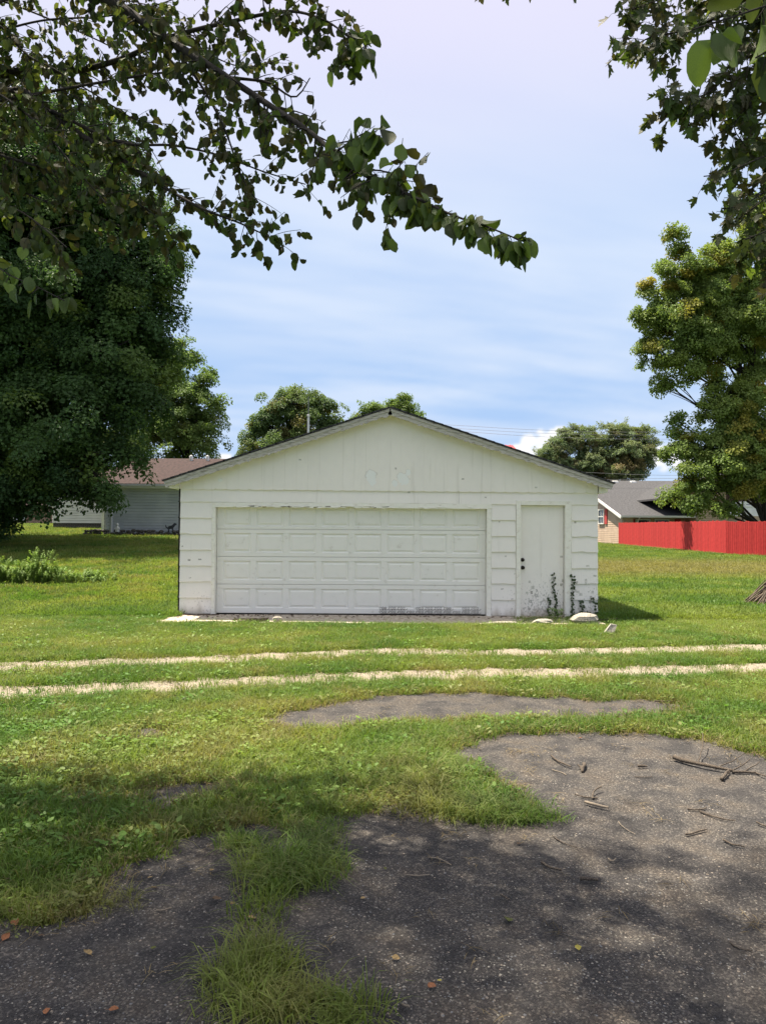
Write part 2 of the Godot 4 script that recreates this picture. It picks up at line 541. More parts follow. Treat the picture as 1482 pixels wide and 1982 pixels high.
func make_masks() -> void:
	wobble = noise(FastNoiseLite.TYPE_SIMPLEX_SMOOTH, 1.6, 71, 5)
	patchy = noise(FastNoiseLite.TYPE_SIMPLEX_SMOOTH, 0.35, 72, 4)
	var main := pairs([-2.81, 2.92, -1.70, 3.05, -1.24, 3.11, -1.24, 3.45, -1.11, 3.78, -0.90, 4.00, -0.65, 4.10, -0.44, 3.94, -0.25, 4.26, -0.11, 4.38, 0.10, 4.42, 0.33, 4.42, 0.56, 4.31, 0.80, 4.35, 0.89, 4.56, 0.72, 4.83, 0.55, 5.08, 0.49, 5.49, 0.84, 5.90, 1.46, 6.02, 2.05, 5.97, 2.55, 5.73, 2.68, 5.23, 3.31, 4.64, 3.73, 3.56])
	main.append_array(PackedVector2Array([Vector2(9.5, 3.0), Vector2(9.5, 0.3), Vector2(-9.5, 0.3), Vector2(-9.5, 2.6)]))
	var middle := pairs([-0.99, 6.16, -0.79, 6.59, -0.19, 7.20, 0.80, 7.39, 1.52, 7.25, 1.97, 7.13, 2.65, 7.15, 2.66, 6.75, 2.24, 6.52, 1.34, 6.40, 0.60, 6.31, -0.16, 6.20, -0.40, 6.00, -0.80, 6.02])
	var small := pairs([-1.49, 4.56, -1.31, 4.79, -0.97, 4.85, -0.90, 4.53, -1.17, 4.40, -1.41, 4.39])
	var tiny := pairs([-1.89, 4.55, -1.68, 4.65, -1.59, 4.49, -1.77, 4.42])
	var scrap := pairs([-2.04, 6.03, -1.66, 6.04, -1.53, 5.77, -1.90, 5.74])
	asphalt_field = raster([main, middle, small, tiny, scrap], 2)
	var near_rut := pairs([-5.70, 6.85, -4.28, 7.16, -3.62, 7.28, -2.71, 7.47, -1.76, 7.72, -0.75, 7.98, 0.01, 8.14, 0.90, 8.31, 2.04, 8.41, 3.24, 8.59, 4.39, 8.79, 6.18, 9.08, 7.90, 9.31])
	var far_rut := pairs([-6.71, 8.04, -5.04, 8.42, -4.28, 8.60, -2.64, 8.95, -1.67, 9.22, 0.14, 9.82, 1.05, 9.70, 2.38, 9.79, 5.15, 10.31, 7.22, 10.61, 9.28, 10.93])
	gravel_field = raster([ribbon(near_rut, 0.27), ribbon(far_rut, 0.28)], 3)

# a thin sheet over the cells where the field passes a level
func sheet(called: String, f: PackedFloat32Array, level: float, amp: float, lift: float, m: Material) -> void:
	var b := Mb.new()
	var val := func(i: int, j: int) -> float: return f[j * NX + i] - level + amp * wobble.get_noise_2d((i - NX / 2) * CELL * 2.2, j * CELL * 2.2)
	for j in ND - 1:
		for i in NX - 1:
			if maxf(f[j * NX + i], f[(j + 1) * NX + i + 1]) < 0.02:
				continue
			var c := [Vector2i(i, j), Vector2i(i + 1, j), Vector2i(i + 1, j + 1), Vector2i(i, j + 1)]
			var poly := []
			for k in 4:
				var p: Vector2i = c[k]
				var q: Vector2i = c[(k + 1) % 4]
				var a: float = val.call(p.x, p.y)
				var e: float = val.call(q.x, q.y)
				if a > 0.0:
					poly.append(Vector2(p))
				if (a > 0.0) != (e > 0.0):
					poly.append(Vector2(p).lerp(Vector2(q), a / (a - e)))
			for k in range(1, poly.size() - 1):
				for n in [0, k, k + 1]:
					var p: Vector2 = poly[n]
					var x := (p.x - NX / 2) * CELL
					var d := p.y * CELL
					b.f.append(b.p(Vector3(x, lift + 0.008 * wobble.get_noise_2d(x * 0.9, d * 0.9), -d)))
	tag(part(called, b.mesh(true), m), "", "", "", "structure")

func make_ground() -> void:
	var xs := []
	var ds := []
	var x := 0.0
	while x < 900.0:
		xs.append(x)
		if x > 0.0:
			xs.push_front(-x)
		x += 0.5 if x < 6.0 else maxf(0.5, x * 0.12)
	var d := -60.0
	while d < 1500.0:
		ds.append(d)
		d += 10.0 if d < -0.1 else (0.5 if d < 20.0 else d * 0.05)
	var b := Mb.new()
	for j in ds.size():
		for i in xs.size():
			var t: float = ds[j]
			b.p(Vector3(xs[i], land(xs[i], t) + 0.012 * patchy.get_noise_2d(xs[i] * 2.0, t * 2.0) - 0.014, -t))
	var n := xs.size()
	for j in ds.size() - 1:
		for i in n - 1:
			var k := j * n + i
			b.f.append_array(PackedInt32Array([k, k + n + 1, k + 1, k, k + n, k + n + 1]))
	tag(part("ground", b.mesh(true), M.turf_soil), "", "", "", "structure")
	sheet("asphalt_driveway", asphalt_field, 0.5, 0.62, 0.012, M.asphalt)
	sheet("gravel_track", gravel_field, 0.38, 0.45, 0.006, M.gravel_bed)
	# worn concrete apron along the front of the garage
	b = Mb.new()
	var edge := []
	var k := 0
	x = -3.75
	while x < 3.7:
		edge.append(Vector2(x, 12.66 + 0.22 * wobble.get_noise_2d(x * 0.8, 50.0) + 0.08 * smoothstep(1.5, 3.5, x)))
		x += 0.12
	for i in edge.size() - 1:
		b.quad(Vector3(edge[i].x, 0.022, -13.72), Vector3(edge[i + 1].x, 0.022, -13.72), Vector3(edge[i + 1].x, 0.018, -edge[i + 1].y), Vector3(edge[i].x, 0.018, -edge[i].y))
		b.quad(Vector3(edge[i].x, 0.018, -edge[i].y), Vector3(edge[i + 1].x, 0.018, -edge[i + 1].y), Vector3(edge[i + 1].x, -0.05, -edge[i + 1].y), Vector3(edge[i].x, -0.05, -edge[i].y))
	tag(part("concrete_apron", b.mesh(), M.concrete), "", "", "", "structure")

# ---------------------------------------------------------------- the garage
const ROOF_L := Vector2(-3.86, 2.385)
const ROOF_P := Vector2(0.116, 3.70)
const ROOF_R := Vector2(4.05, 2.385)

func roof_y(x: float) -> float:
	return lerpf(ROOF_L.y, ROOF_P.y, (x - ROOF_L.x) / (ROOF_P.x - ROOF_L.x)) if x < ROOF_P.x else lerpf(ROOF_P.y, ROOF_R.y, (x - ROOF_P.x) / (ROOF_R.x - ROOF_P.x))

# one lapped siding board: thin at the top, proud at the worn lower edge
func board(x0: float, x1: float, y0: float, y1: float, z: float, thick := 0.034) -> ArrayMesh:
	var b := Mb.new()
	var n := maxi(3, int((x1 - x0) / 0.09))
	var tilt := rr(-0.0025, 0.0025)
	var lower := []
	for k in n + 1:
		lower.append(y0 + rr(-0.0035, 0.0035) + tilt * (2.0 * k / n - 1.0) - 0.012)
	if rng.randf() < 0.4:
		lower[rng.randi_range(1, n - 1)] += rr(0.008, 0.018)
	for k in n:
		var a := lerpf(x0, x1, float(k) / n)
		var c := lerpf(x0, x1, float(k + 1) / n)
		var ya: float = lower[k]
		var yc: float = lower[k + 1]
		b.quad(Vector3(a, ya + 0.004, z + thick), Vector3(a, y1, z + 0.008), Vector3(c, y1, z + 0.008), Vector3(c, yc + 0.004, z + thick))
		b.quad(Vector3(a, ya, z + thick - 0.005), Vector3(a, ya + 0.004, z + thick), Vector3(c, yc + 0.004, z + thick), Vector3(c, yc, z + thick - 0.005))
		b.quad(Vector3(a, ya, z), Vector3(a, ya, z + thick - 0.005), Vector3(c, yc, z + thick - 0.005), Vector3(c, yc, z))
	for s in [[x0, lower[0]], [x1, lower[n]]]:
		b.quad(Vector3(s[0], s[1], z), Vector3(s[0], y1, z), Vector3(s[0], y1, z + 0.008), Vector3(s[0], s[1], z + thick))
	return b.mesh(false, FACADE)

func make_garage() -> void:
	var g := thing("garage", "white frame garage with wide sectional door and peeling gable in the middle", "garage")
	var z := -13.70
	var b := Mb.new()
	# carcass with the two openings
	for r in [[-3.61, -3.0, 0.0, 2.25], [1.865, 2.455, 0.0, 2.25], [3.26, 3.83, 0.0, 2.25], [-3.0, 1.865, 1.95, 2.25], [2.455, 3.26, 2.02, 2.25]]:
		b.box(Vector3(r[0], r[2], z - 0.12), Vector3(r[1], r[3], z))
	b.box(Vector3(-3.61, 0.0, -20.9), Vector3(-3.49, 2.3, z - 0.12))
	b.box(Vector3(3.71, 0.0, -20.9), Vector3(3.83, 2.3, z - 0.12))
	b.box(Vector3(-3.61, 0.0, -21.02), Vector3(3.83, 2.3, -20.9))
	for zz in [z - 0.10, -21.0]:
		b.hexa([Vector3(-3.61, 2.25, zz), Vector3(3.83, 2.25, zz), Vector3(ROOF_P.x + 0.02, 3.62, zz), Vector3(ROOF_P.x - 0.02, 3.62, zz), Vector3(-3.61, 2.25, zz + 0.1), Vector3(3.83, 2.25, zz + 0.1), Vector3(ROOF_P.x + 0.02, 3.62, zz + 0.1), Vector3(ROOF_P.x - 0.02, 3.62, zz + 0.1)])
	part("wall", b.mesh(false, FACADE), M.painted_front, g)
	b = Mb.new()
	b.box(Vector3(-3.48, -0.02, -20.8), Vector3(3.70, 0.010, z - 0.005))
	part("floor_slab", b.mesh(), M.concrete, g)
	# siding on the front, board by board
	var left := [2.033, 1.749, 1.463, 1.181, 0.895, 0.613, 0.323, 0.046]
	var right := [2.019, 1.742, 1.455, 1.177, 0.891, 0.614, 0.328, 0.033]
	for k in 7:
		part("siding_board", board(-3.62, -3.055, left[k + 1], left[k] + 0.006, z), M.painted_front, g)
		part("siding_board", board(1.94, 2.372, left[k + 1] - 0.005, left[k] + 0.005, z), M.painted_front, g)
		part("siding_board", board(3.366, 3.838, right[k + 1], right[k] + 0.01, z), M.painted_front, g)
	part("siding_board", board(-3.62, 1.352, 2.035, 2.26, z, 0.03), M.painted_front, g)
	part("siding_board", board(1.356, 3.838, 2.025, 2.255, z, 0.031), M.painted_front, g)
	# siding on the side walls: long boards
	for s in [-1, 1]:
		for k in 8:
			b = Mb.new()
			var y0 := 0.05 + 0.283 * k
			var x0 := -3.61 if s < 0 else 3.83
			b.hexa([Vector3(x0, y0, -21.0), Vector3(x0 + s * 0.024, y0, -21.0), Vector3(x0 + s * 0.006, y0 + 0.29, -21.0), Vector3(x0, y0 + 0.29, -21.0), Vector3(x0, y0, z - 0.01), Vector3(x0 + s * 0.024, y0, z - 0.01), Vector3(x0 + s * 0.006, y0 + 0.29, z - 0.01), Vector3(x0, y0 + 0.29, z - 0.01)])
			part("siding_board", b.mesh(false, Rect2(-4.2, -0.1, 8.4, 4.1)), M.painted_front, g)
	# dark strip down the left corner, with a tick at each board lap
	b = Mb.new()
	b.box(Vector3(-3.652, 0.06, z - 0.06), Vector3(-3.637, 2.27, z + 0.006))
	for k in 7:
		b.box(Vector3(-3.66, 0.32 + 0.285 * k, z - 0.04), Vector3(-3.625, 0.335 + 0.285 * k, z + 0.028))
	part("corner_strip", b.mesh(), M.dark_trim, g)
	# gable boards with rounded lower ends
	var pitch := 0.2070
	for k in 36:
		var x0 := -3.62 + pitch * k + 0.0005
		var x1 := x0 + pitch - 0.0010
		var y0 := 2.255 - 0.0008 * k + rr(-0.002, 0.002)
		var zf := z + 0.040 + rr(0.0, 0.0007)
		b = Mb.new()
		var fr := [Vector2(x0, y0 + 0.012), Vector2(x0 + 0.012, y0 + 0.006), Vector2(x0 + 0.05, y0 - 0.001), Vector2((x0 + x1) / 2, y0 - 0.003), Vector2(x1 - 0.05, y0 - 0.001), Vector2(x1 - 0.012, y0 + 0.006), Vector2(x1, y0 + 0.012)]
		var top := []
		for q in fr:
			top.append(Vector2(q.x, roof_y(q.x) - 0.04))
		var line := k in [6, 13, 18, 25, 29]
		for n in fr.size() - 1:
			b.quad(Vector3(fr[n].x, fr[n].y, zf), Vector3(top[n].x, top[n].y, zf), Vector3(top[n + 1].x, top[n + 1].y, zf), Vector3(fr[n + 1].x, fr[n + 1].y, zf))
			b.quad(Vector3(fr[n].x, fr[n].y, z + 0.005), Vector3(fr[n].x, fr[n].y, zf), Vector3(fr[n + 1].x, fr[n + 1].y, zf), Vector3(fr[n + 1].x, fr[n + 1].y, z + 0.005))
		for s in [0, 6]:
			b.quad(Vector3(fr[s].x, fr[s].y, z + 0.005), Vector3(top[s].x, top[s].y, z + 0.005), Vector3(top[s].x, top[s].y, zf), Vector3(fr[s].x, fr[s].y, zf))
		if line:   # an opened joint
			b.box(Vector3(x0 - 0.0012, y0 + 0.014, zf - 0.002), Vector3(x0 - 0.0002, roof_y(x0) - 0.05, zf + 0.0008))
		part("gable_board", b.mesh(false, FACADE), M.painted_front, g)
	# roof: sheathing, shingles, barge boards, eaves
	for s in 2:
		var a := ROOF_L if s == 0 else ROOF_P
		var c := ROOF_P if s == 0 else ROOF_R
		var t := (c - a).normalized()
		var n := Vector2(-t.y, t.x)
		var run := a.distance_to(c)
		var xf := Transform3D(Basis(Vector3(t.x, t.y, 0), Vector3(n.x, n.y, 0), Vector3(0, 0, 1)), Vector3(a.x, a.y, 0))
		b = Mb.new()
		b.box(Vector3(0, -0.035, -21.3), Vector3(run, -0.004, -13.475), xf)
		part("roof_sheathing", b.mesh(), M.white_trim, g)
		b = Mb.new()
		var rows := 26
		for k in rows:
			var u := run * k / rows
			var w := run * (k + 1) / rows
			if s == 0:
				b.hexa([xf * Vector3(u - 0.02, 0.002, -21.33), xf * Vector3(w, -0.002, -21.33), xf * Vector3(w, 0.024, -21.33), xf * Vector3(u - 0.02, 0.030, -21.33), xf * Vector3(u - 0.02, 0.002, -13.42), xf * Vector3(w, -0.002, -13.42), xf * Vector3(w, 0.024, -13.42), xf * Vector3(u - 0.02, 0.030, -13.42)])
			else:
				b.hexa([xf * Vector3(u, -0.002, -21.33), xf * Vector3(w + 0.02, 0.002, -21.33), xf * Vector3(w + 0.02, 0.030, -21.33), xf * Vector3(u, 0.024, -21.33), xf * Vector3(u, -0.002, -13.42), xf * Vector3(w + 0.02, 0.002, -13.42), xf * Vector3(w + 0.02, 0.030, -13.42), xf * Vector3(u, 0.024, -13.42)])
		tag(part("roof_shingles", b.mesh(), M.roof_shingle, g), "", "", "", "stuff")
		b = Mb.new()
		var nn := 40
		var low := []
		for k in nn + 1:
			low.append(-0.122 + rr(-0.003, 0.003) + (rr(0.008, 0.022) if rng.randf() < 0.12 else 0.0))
		for k in nn:
			var u := run * k / nn
			var w := run * (k + 1) / nn
			b.hexa([xf * Vector3(u, low[k], -13.475), xf * Vector3(w, low[k + 1], -13.475), xf * Vector3(w, -0.006, -13.475), xf * Vector3(u, -0.006, -13.475), xf * Vector3(u, low[k], -13.448), xf * Vector3(w, low[k + 1], -13.448), xf * Vector3(w, -0.006, -13.448), xf * Vector3(u, -0.006, -13.448)])
		part("barge_board", b.mesh(), M.peeling_trim, g)
		b = Mb.new()
		b.box(Vector3(0.0, -0.052, -13.447), Vector3(run, -0.006, -13.436), xf)
		part("shingle_mould", b.mesh(), M.peeling_trim, g)
		# eave return closing the overhang, and a few flakes hanging under the barge board
		b = Mb.new()
		if s == 0:
			b.hexa([Vector3(-3.80, 2.268, -21.2), Vector3(-3.625, 2.262, -21.2), Vector3(-3.625, 2.42, -21.2), Vector3(-3.80, 2.36, -21.2), Vector3(-3.80, 2.268, -13.60), Vector3(-3.625, 2.262, -13.60), Vector3(-3.625, 2.42, -13.60), Vector3(-3.80, 2.36, -13.60)])
		else:
			b.hexa([Vector3(3.845, 2.225, -21.2), Vector3(3.99, 2.235, -21.2), Vector3(3.99, 2.36, -21.2), Vector3(3.845, 2.41, -21.2), Vector3(3.845, 2.225, -13.60), Vector3(3.99, 2.235, -13.60), Vector3(3.99, 2.36, -13.60), Vector3(3.845, 2.41, -13.60)])
		part("eave_return", b.mesh(), M.white_trim, g)
		b = Mb.new()
		for k in 34:
			var u := run * rr(0.03, 0.97)
			var w := rr(0.02, 0.09)
			b.quad(xf * Vector3(u, -0.115, -13.446), xf * Vector3(u + w * 0.3, -0.115 - rr(0.01, 0.03), -13.440), xf * Vector3(u + w, -0.117 - rr(0.0, 0.02), -13.441), xf * Vector3(u + w * 1.1, -0.11, -13.446))
		tag(part("loose_flake", b.mesh(), M.peeling_trim, g), "", "", "", "stuff")
	# sectional door
	var door := part("garage_door", null, M.door_paint, g)
	b = Mb.new()
	b.box(Vector3(-3.0, 0.02, -13.87), Vector3(1.865, 1.95, -13.84))
	door.mesh = b.mesh()
	var ys := [1.955, 1.545, 1.050, 0.555, 0.034]
	for r in 4:
		b = Mb.new()
		var y0: float = ys[r + 1] + 0.003
		var y1: float = ys[r] - 0.003
		var p0: float = [1.600, 1.128, 0.630, 0.130][r]
		var p1: float = [1.945, 1.470, 0.972, 0.475][r]
		b.cbox(Vector3(-2.985, y0, -13.84), Vector3(1.850, p0, -13.80), 0.004)
		b.cbox(Vector3(-2.985, p1, -13.84), Vector3(1.850, y1, -13.80), 0.004)
		for k in 9:
			var xa := -2.985 if k == 0 else -2.871 + 0.5885 * (k - 1) + 0.495
			var xb := 1.850 if k == 8 else -2.871 + 0.5885 * k
			b.box(Vector3(xa, p0, -13.84), Vector3(xb, p1, -13.8005))
		part("door_section", b.mesh(), M.door_paint, door)
		for k in 8:
			var x0 := -2.871 + 0.5885 * k
			var x1 := x0 + 0.495
			b = Mb.new()
			var rings := [[0.0, -13.802], [0.014, -13.818], [0.030, -13.818], [0.055, -13.804]]
			for n in 3:
				var o := []
				for e in [rings[n], rings[n + 1]]:
					o.append([Vector3(x0 + e[0], p0 + e[0], e[1]), Vector3(x1 - e[0], p0 + e[0], e[1]), Vector3(x1 - e[0], p1 - e[0], e[1]), Vector3(x0 + e[0], p1 - e[0], e[1])])
				for q in 4:
					b.quad(o[0][q], o[1][q], o[1][(q + 1) % 4], o[0][(q + 1) % 4])
			var f := 0.055
			b.quad(Vector3(x0 + f, p0 + f, -13.804), Vector3(x0 + f, p1 - f, -13.804), Vector3(x1 - f, p1 - f, -13.804), Vector3(x1 - f, p0 + f, -13.804))
			part("door_panel", b.mesh(), M.door_paint, door)
	b = Mb.new()
	b.tube([Vector3(-2.98, 0.022, -13.815), Vector3(1.85, 0.022, -13.815)], [0.018, 0.018], 8)
	part("bottom_seal", b.mesh(true), M.gap_dark, door)
	# casings of the wide door
	b = Mb.new()
	b.cbox(Vector3(-3.053, 0.0, -13.84), Vector3(-2.992, 1.935, z + 0.032), 0.004)
	part("door_casing", b.mesh(), M.white_trim, g)
	b = Mb.new()
	b.cbox(Vector3(1.857, 0.0, -13.84), Vector3(1.937, 1.955, z + 0.032), 0.004)
	part("door_casing", b.mesh(), M.white_trim, g)
	b = Mb.new()
	var nh := 70
	var lo := []
	for k in nh + 1:
		lo.append(1.935 + rr(-0.004, 0.004) + (rr(0.006, 0.03) if k > 5 and k < 46 and rng.randf() < 0.35 else 0.0))
	for k in nh:
		var u := lerpf(-3.053, 1.937, float(k) / nh)
		var w := lerpf(-3.053, 1.937, float(k + 1) / nh)
		b.hexa([Vector3(u, lo[k], -13.84), Vector3(w, lo[k + 1], -13.84), Vector3(w, 2.022, -13.84), Vector3(u, 2.022, -13.84), Vector3(u, lo[k], z + 0.037), Vector3(w, lo[k + 1], z + 0.037), Vector3(w, 2.022, z + 0.034), Vector3(u, 2.022, z + 0.034)])
	part("head_casing", b.mesh(), M.white_trim, g)
	b = Mb.new()
	for k in 60:
		var u := rr(-2.75, 0.1) if k < 46 else rr(0.1, 1.9)
		var w := rr(0.03, 0.16)
		var y := rr(1.945, 1.985)
		b.quad(Vector3(u, y, z + 0.038), Vector3(u + w * 0.2, y - rr(0.006, 0.022), z + rr(0.040, 0.052)), Vector3(u + w, y - rr(0.0, 0.018), z + rr(0.040, 0.05)), Vector3(u + w * 0.9, y + rr(0.0, 0.012), z + 0.038))
	tag(part("loose_flake", b.mesh(), M.white_trim, g), "", "", "", "stuff")
	b = Mb.new()
	for k in 16:
		var u := rr(-2.7, -1.2) if k < 9 else rr(-1.2, 0.1)
		var w := rr(0.05, 0.2)
		var y := rr(1.94, 1.965)
		b.quad(Vector3(u, y, z + 0.0385), Vector3(u + w * 0.2, y - rr(0.004, 0.012), z + 0.042), Vector3(u + w, y - rr(0.0, 0.008), z + 0.042), Vector3(u + w * 0.9, y + rr(0.002, 0.01), z + 0.0385))
	tag(part("bare_wood", b.mesh(), M.brush_wood, g), "", "", "", "stuff")
	# side door
	b = Mb.new()
	b.cbox(Vector3(2.472, 0.02, -13.80), Vector3(3.243, 2.0, -13.755), 0.003)
	var sd := part("side_door", b.mesh(false, FACADE), M.painted_front, g)
	for k in [[0.885, 0.030], [1.025, 0.026]]:
		b = Mb.new()
		b.tube([Vector3(2.508, k[0], -13.756), Vector3(2.508, k[0], -13.746), Vector3(2.508, k[0], -13.745), Vector3(2.508, k[0], -13.715), Vector3(2.508, k[0], -13.705), Vector3(2.508, k[0], -13.690), Vector3(2.508, k[0], -13.685)], [0.036, 0.034, 0.014, 0.014, k[1], k[1], 0.014], 14)
		part("door_knob" if k[0] < 0.9 else "deadbolt", b.mesh(true), M.brass_dark, sd)
	for c in [[2.378, 2.462, 0.0, 2.09], [3.252, 3.362, 0.0, 2.09], [2.462, 3.252, 2.003, 2.09]]:
		b = Mb.new()
		b.cbox(Vector3(c[0], c[2], -13.82), Vector3(c[1] - (0.001 if c[2] < 1.0 else 0.0), c[3], z + (0.042 if c[2] < 1.0 else 0.0405)), 0.005)
		part("door_casing", b.mesh(), M.white_trim, g)
	b = Mb.new()
	b.box(Vector3(2.463, 0.0, -13.83), Vector3(3.251, 0.022, -13.70))
	part("threshold", b.mesh(), M.concrete, g)

# ---------------------------------------------------------------- houses
# lapped vinyl siding: one part per course, on a wall from a to b (ground plan), facing its left-hand side when b is to the right
func courses(parent: Node3D, a: Vector3, b_: Vector3, y0: float, y1: float, exposure: float, m: Material) -> void:
	var along := (b_ - a)
	var out := along.cross(Vector3.UP).normalized() * 1.0
	out = Vector3(-along.z, 0, along.x).normalized()
	var y := y0
	while y < y1 - 0.01:
		var t := minf(y + exposure, y1)
		var b := Mb.new()
		var p := a
		var q := b_
		var yc := lerpf(y, t, 0.66)
		b.quad(Vector3(p.x, y, p.z) + out * 0.055, Vector3(p.x, yc, p.z) + out * 0.050, Vector3(q.x, yc, q.z) + out * 0.050, Vector3(q.x, y, q.z) + out * 0.055)
		b.quad(Vector3(p.x, yc, p.z) + out * 0.050, Vector3(p.x, t, p.z) + out * 0.006, Vector3(q.x, t, q.z) + out * 0.006, Vector3(q.x, yc, q.z) + out * 0.050)
		b.quad(Vector3(p.x, y, p.z), Vector3(p.x, y, p.z) + out * 0.055, Vector3(q.x, y, q.z) + out * 0.055, Vector3(q.x, y, q.z))
		part("siding_board", b.mesh(), m, parent)
		y += exposure

func window_in(parent: Node3D, called: String, c: Vector3, w: float, h: float, turn: float, frame: Material, panes := 2) -> void:
	var xf := Transform3D(Basis(Vector3.UP, turn), c)
	var b := Mb.new()
	for r in [[-w / 2, -h / 2, w / 2, -h / 2 + 0.09], [-w / 2, h / 2 - 0.09, w / 2, h / 2], [-w / 2, -h / 2 + 0.09, -w / 2 + 0.09, h / 2 - 0.09], [w / 2 - 0.09, -h / 2 + 0.09, w / 2, h / 2 - 0.09]]:
		b.box(Vector3(r[0], r[1], 0.0), Vector3(r[2], r[3], 0.09), xf)
	var f := part(called, b.mesh(), frame, parent)
	b = Mb.new()
	b.box(Vector3(-w / 2 + 0.08, -h / 2 + 0.08, 0.005), Vector3(w / 2 - 0.08, h / 2 - 0.08, 0.025), xf)
	part("pane", b.mesh(), M.window_dark, f)
	b = Mb.new()
	b.box(Vector3(-w / 2 + 0.09, -0.035, 0.03), Vector3(w / 2 - 0.09, 0.035, 0.075), xf)
	if panes > 2:
		b.box(Vector3(-0.025, -h / 2 + 0.09, 0.03), Vector3(0.025, -0.035, 0.06), xf)
		b.box(Vector3(-0.025, 0.035, 0.03), Vector3(0.025, h / 2 - 0.09, 0.06), xf)
	part("sash", b.mesh(), frame, f)

func slab(b: Mb, p: Array, t: float) -> void:   # a sheet of four points (clockwise from above) with a thickness
	var lo := []
	for q in p:
		lo.append(q - Vector3(0, t, 0))
	b.quad(p[0], p[1], p[2], p[3])
	b.quad(lo[3], lo[2], lo[1], lo[0])
	for k in 4:
		var n := (k + 1) % 4
		b.quad(p[k], lo[k], lo[n], p[n])

func make_left_house() -> void:
	var h := thing("ranch_house", "low house with pale blue-white siding and red-brown roof behind the garage, left", "house")
	var b := Mb.new()
	b.box(Vector3(-13.05, 0.5, -44.0), Vector3(-3.2, 3.5, -36.0))
	part("wall", b.mesh(), M.pale_vinyl, h)
	b = Mb.new()
	b.box(Vector3(-13.0, 0.4, -43.9), Vector3(-3.25, 1.2, -35.985))
	part("foundation", b.mesh(), M.field_stone, h)
	courses(h, Vector3(-13.0, 0, -36.0), Vector3(-3.2, 0, -36.0), 1.2, 3.44, 0.135, M.pale_vinyl)
	courses(h, Vector3(-13.05, 0, -44.0), Vector3(-13.05, 0, -36.0), 1.2, 3.44, 0.16, M.pale_vinyl)
	for x in [-13.06]:
		b = Mb.new()
		b.box(Vector3(x, 1.15, -36.06), Vector3(x + 0.12, 3.5, -35.97))
		part("corner_board", b.mesh(), M.clean_white, h)
	b = Mb.new()
	slab(b, [Vector3(-13.5, 3.55, -35.45), Vector3(-13.5, 5.12, -40.0), Vector3(-2.8, 5.12, -40.0), Vector3(-2.8, 3.55, -35.45)], 0.06)
	slab(b, [Vector3(-2.8, 3.55, -44.55), Vector3(-2.8, 5.12, -40.0), Vector3(-13.5, 5.12, -40.0), Vector3(-13.5, 3.55, -44.55)], 0.06)
	b.hexa([Vector3(-13.1, 3.4, -44.1), Vector3(-12.9, 3.4, -44.1), Vector3(-12.9, 3.5, -44.1), Vector3(-13.1, 3.5, -44.1), Vector3(-13.1, 3.4, -35.9), Vector3(-12.9, 3.4, -35.9), Vector3(-12.9, 3.5, -35.9), Vector3(-13.1, 3.5, -35.9)])
	part("roof", b.mesh(), M.red_brown_shingle, h)
	b = Mb.new()
	b.tri(Vector3(-13.02, 3.45, -44.0), Vector3(-13.02, 5.03, -40.0), Vector3(-13.02, 3.45, -36.0))
	part("gable_wall", b.mesh(), M.pale_vinyl, h)
	b = Mb.new()
	b.box(Vector3(-13.5, 3.35, -35.46), Vector3(-2.8, 3.50, -35.43))
	b.box(Vector3(-13.4, 3.33, -36.0), Vector3(-2.9, 3.36, -35.46))
	part("fascia", b.mesh(), M.clean_white, h)
	b = Mb.new()
	b.box(Vector3(-13.5, 3.43, -35.43), Vector3(-2.8, 3.53, -35.31))
	part("gutter", b.mesh(), M.gutter_white, h)
	b = Mb.new()
	b.tube([Vector3(-12.72, 3.45, -35.38), Vector3(-12.72, 3.2, -35.9), Vector3(-12.72, 1.25, -35.92), Vector3(-12.72, 1.12, -35.7)], [0.045, 0.045, 0.045, 0.045], 8)
	part("downspout", b.mesh(true), M.gutter_white, h)
	for x in [-9.95, -9.1]:
		b = Mb.new()
		b.tube([Vector3(x, 4.95, -39.6), Vector3(x, 5.22, -39.6), Vector3(x, 5.26, -39.6)], [0.09, 0.09, 0.03], 10)
		part("roof_vent", b.mesh(true), M.clean_white, h)
	# wing set back to the left
	b = Mb.new()
	b.box(Vector3(-19.4, 1.72, -50.0), Vector3(-16.5, 4.3, -45.0))
	part("wall", b.mesh(), M.cream_vinyl, h)
	courses(h, Vector3(-19.4, 0, -45.0), Vector3(-16.5, 0, -45.0), 1.72, 4.2, 0.15, M.cream_vinyl)
	b = Mb.new()
	b.box(Vector3(-19.38, 1.0, -49.9), Vector3(-16.52, 1.72, -45.015))
	part("foundation", b.mesh(), M.field_stone, h)
	b = Mb.new()
	slab(b, [Vector3(-19.9, 4.2, -44.5), Vector3(-19.9, 5.3, -48.0), Vector3(-13.0, 5.3, -48.0), Vector3(-13.0, 4.2, -44.5)], 0.06)
	part("roof", b.mesh(), M.red_brown_shingle, h)
	b = Mb.new()
	b.box(Vector3(-15.2, 1.0, -41.6), Vector3(-14.95, 3.4, -41.35))
	part("porch_post", b.mesh(), M.cream_vinyl, h)
	b = Mb.new()
	b.box(Vector3(-16.4, 0.8, -42.4), Vector3(-15.0, 1.32, -41.3))
	part("porch_step", b.mesh(), M.gap_dark, h)

	# bed of flat stones along the wall: each stone a part
	var bed := thing("stone_border", "border of dark flat stones along the foot of the pale siding wall", "border", Vector3(-10, 0, -35.3))
	for k in 46:
		b = Mb.new()
		var x := -3.5 + 0.19 * k + rr(-0.05, 0.05) - 0.1
		var y := land(x - 10.0, 35.3) + rr(-0.02, 0.02)
		for t in (2 if rng.randf() < 0.7 else 1):
			stone(b, Vector3(x + rr(-0.05, 0.05), y + 0.12 + 0.12 * t, rr(-0.06, 0.06)), Vector3(rr(0.11, 0.17), rr(0.06, 0.08), rr(0.10, 0.15)))
		part("stone", b.mesh(), M.field_stone, bed)
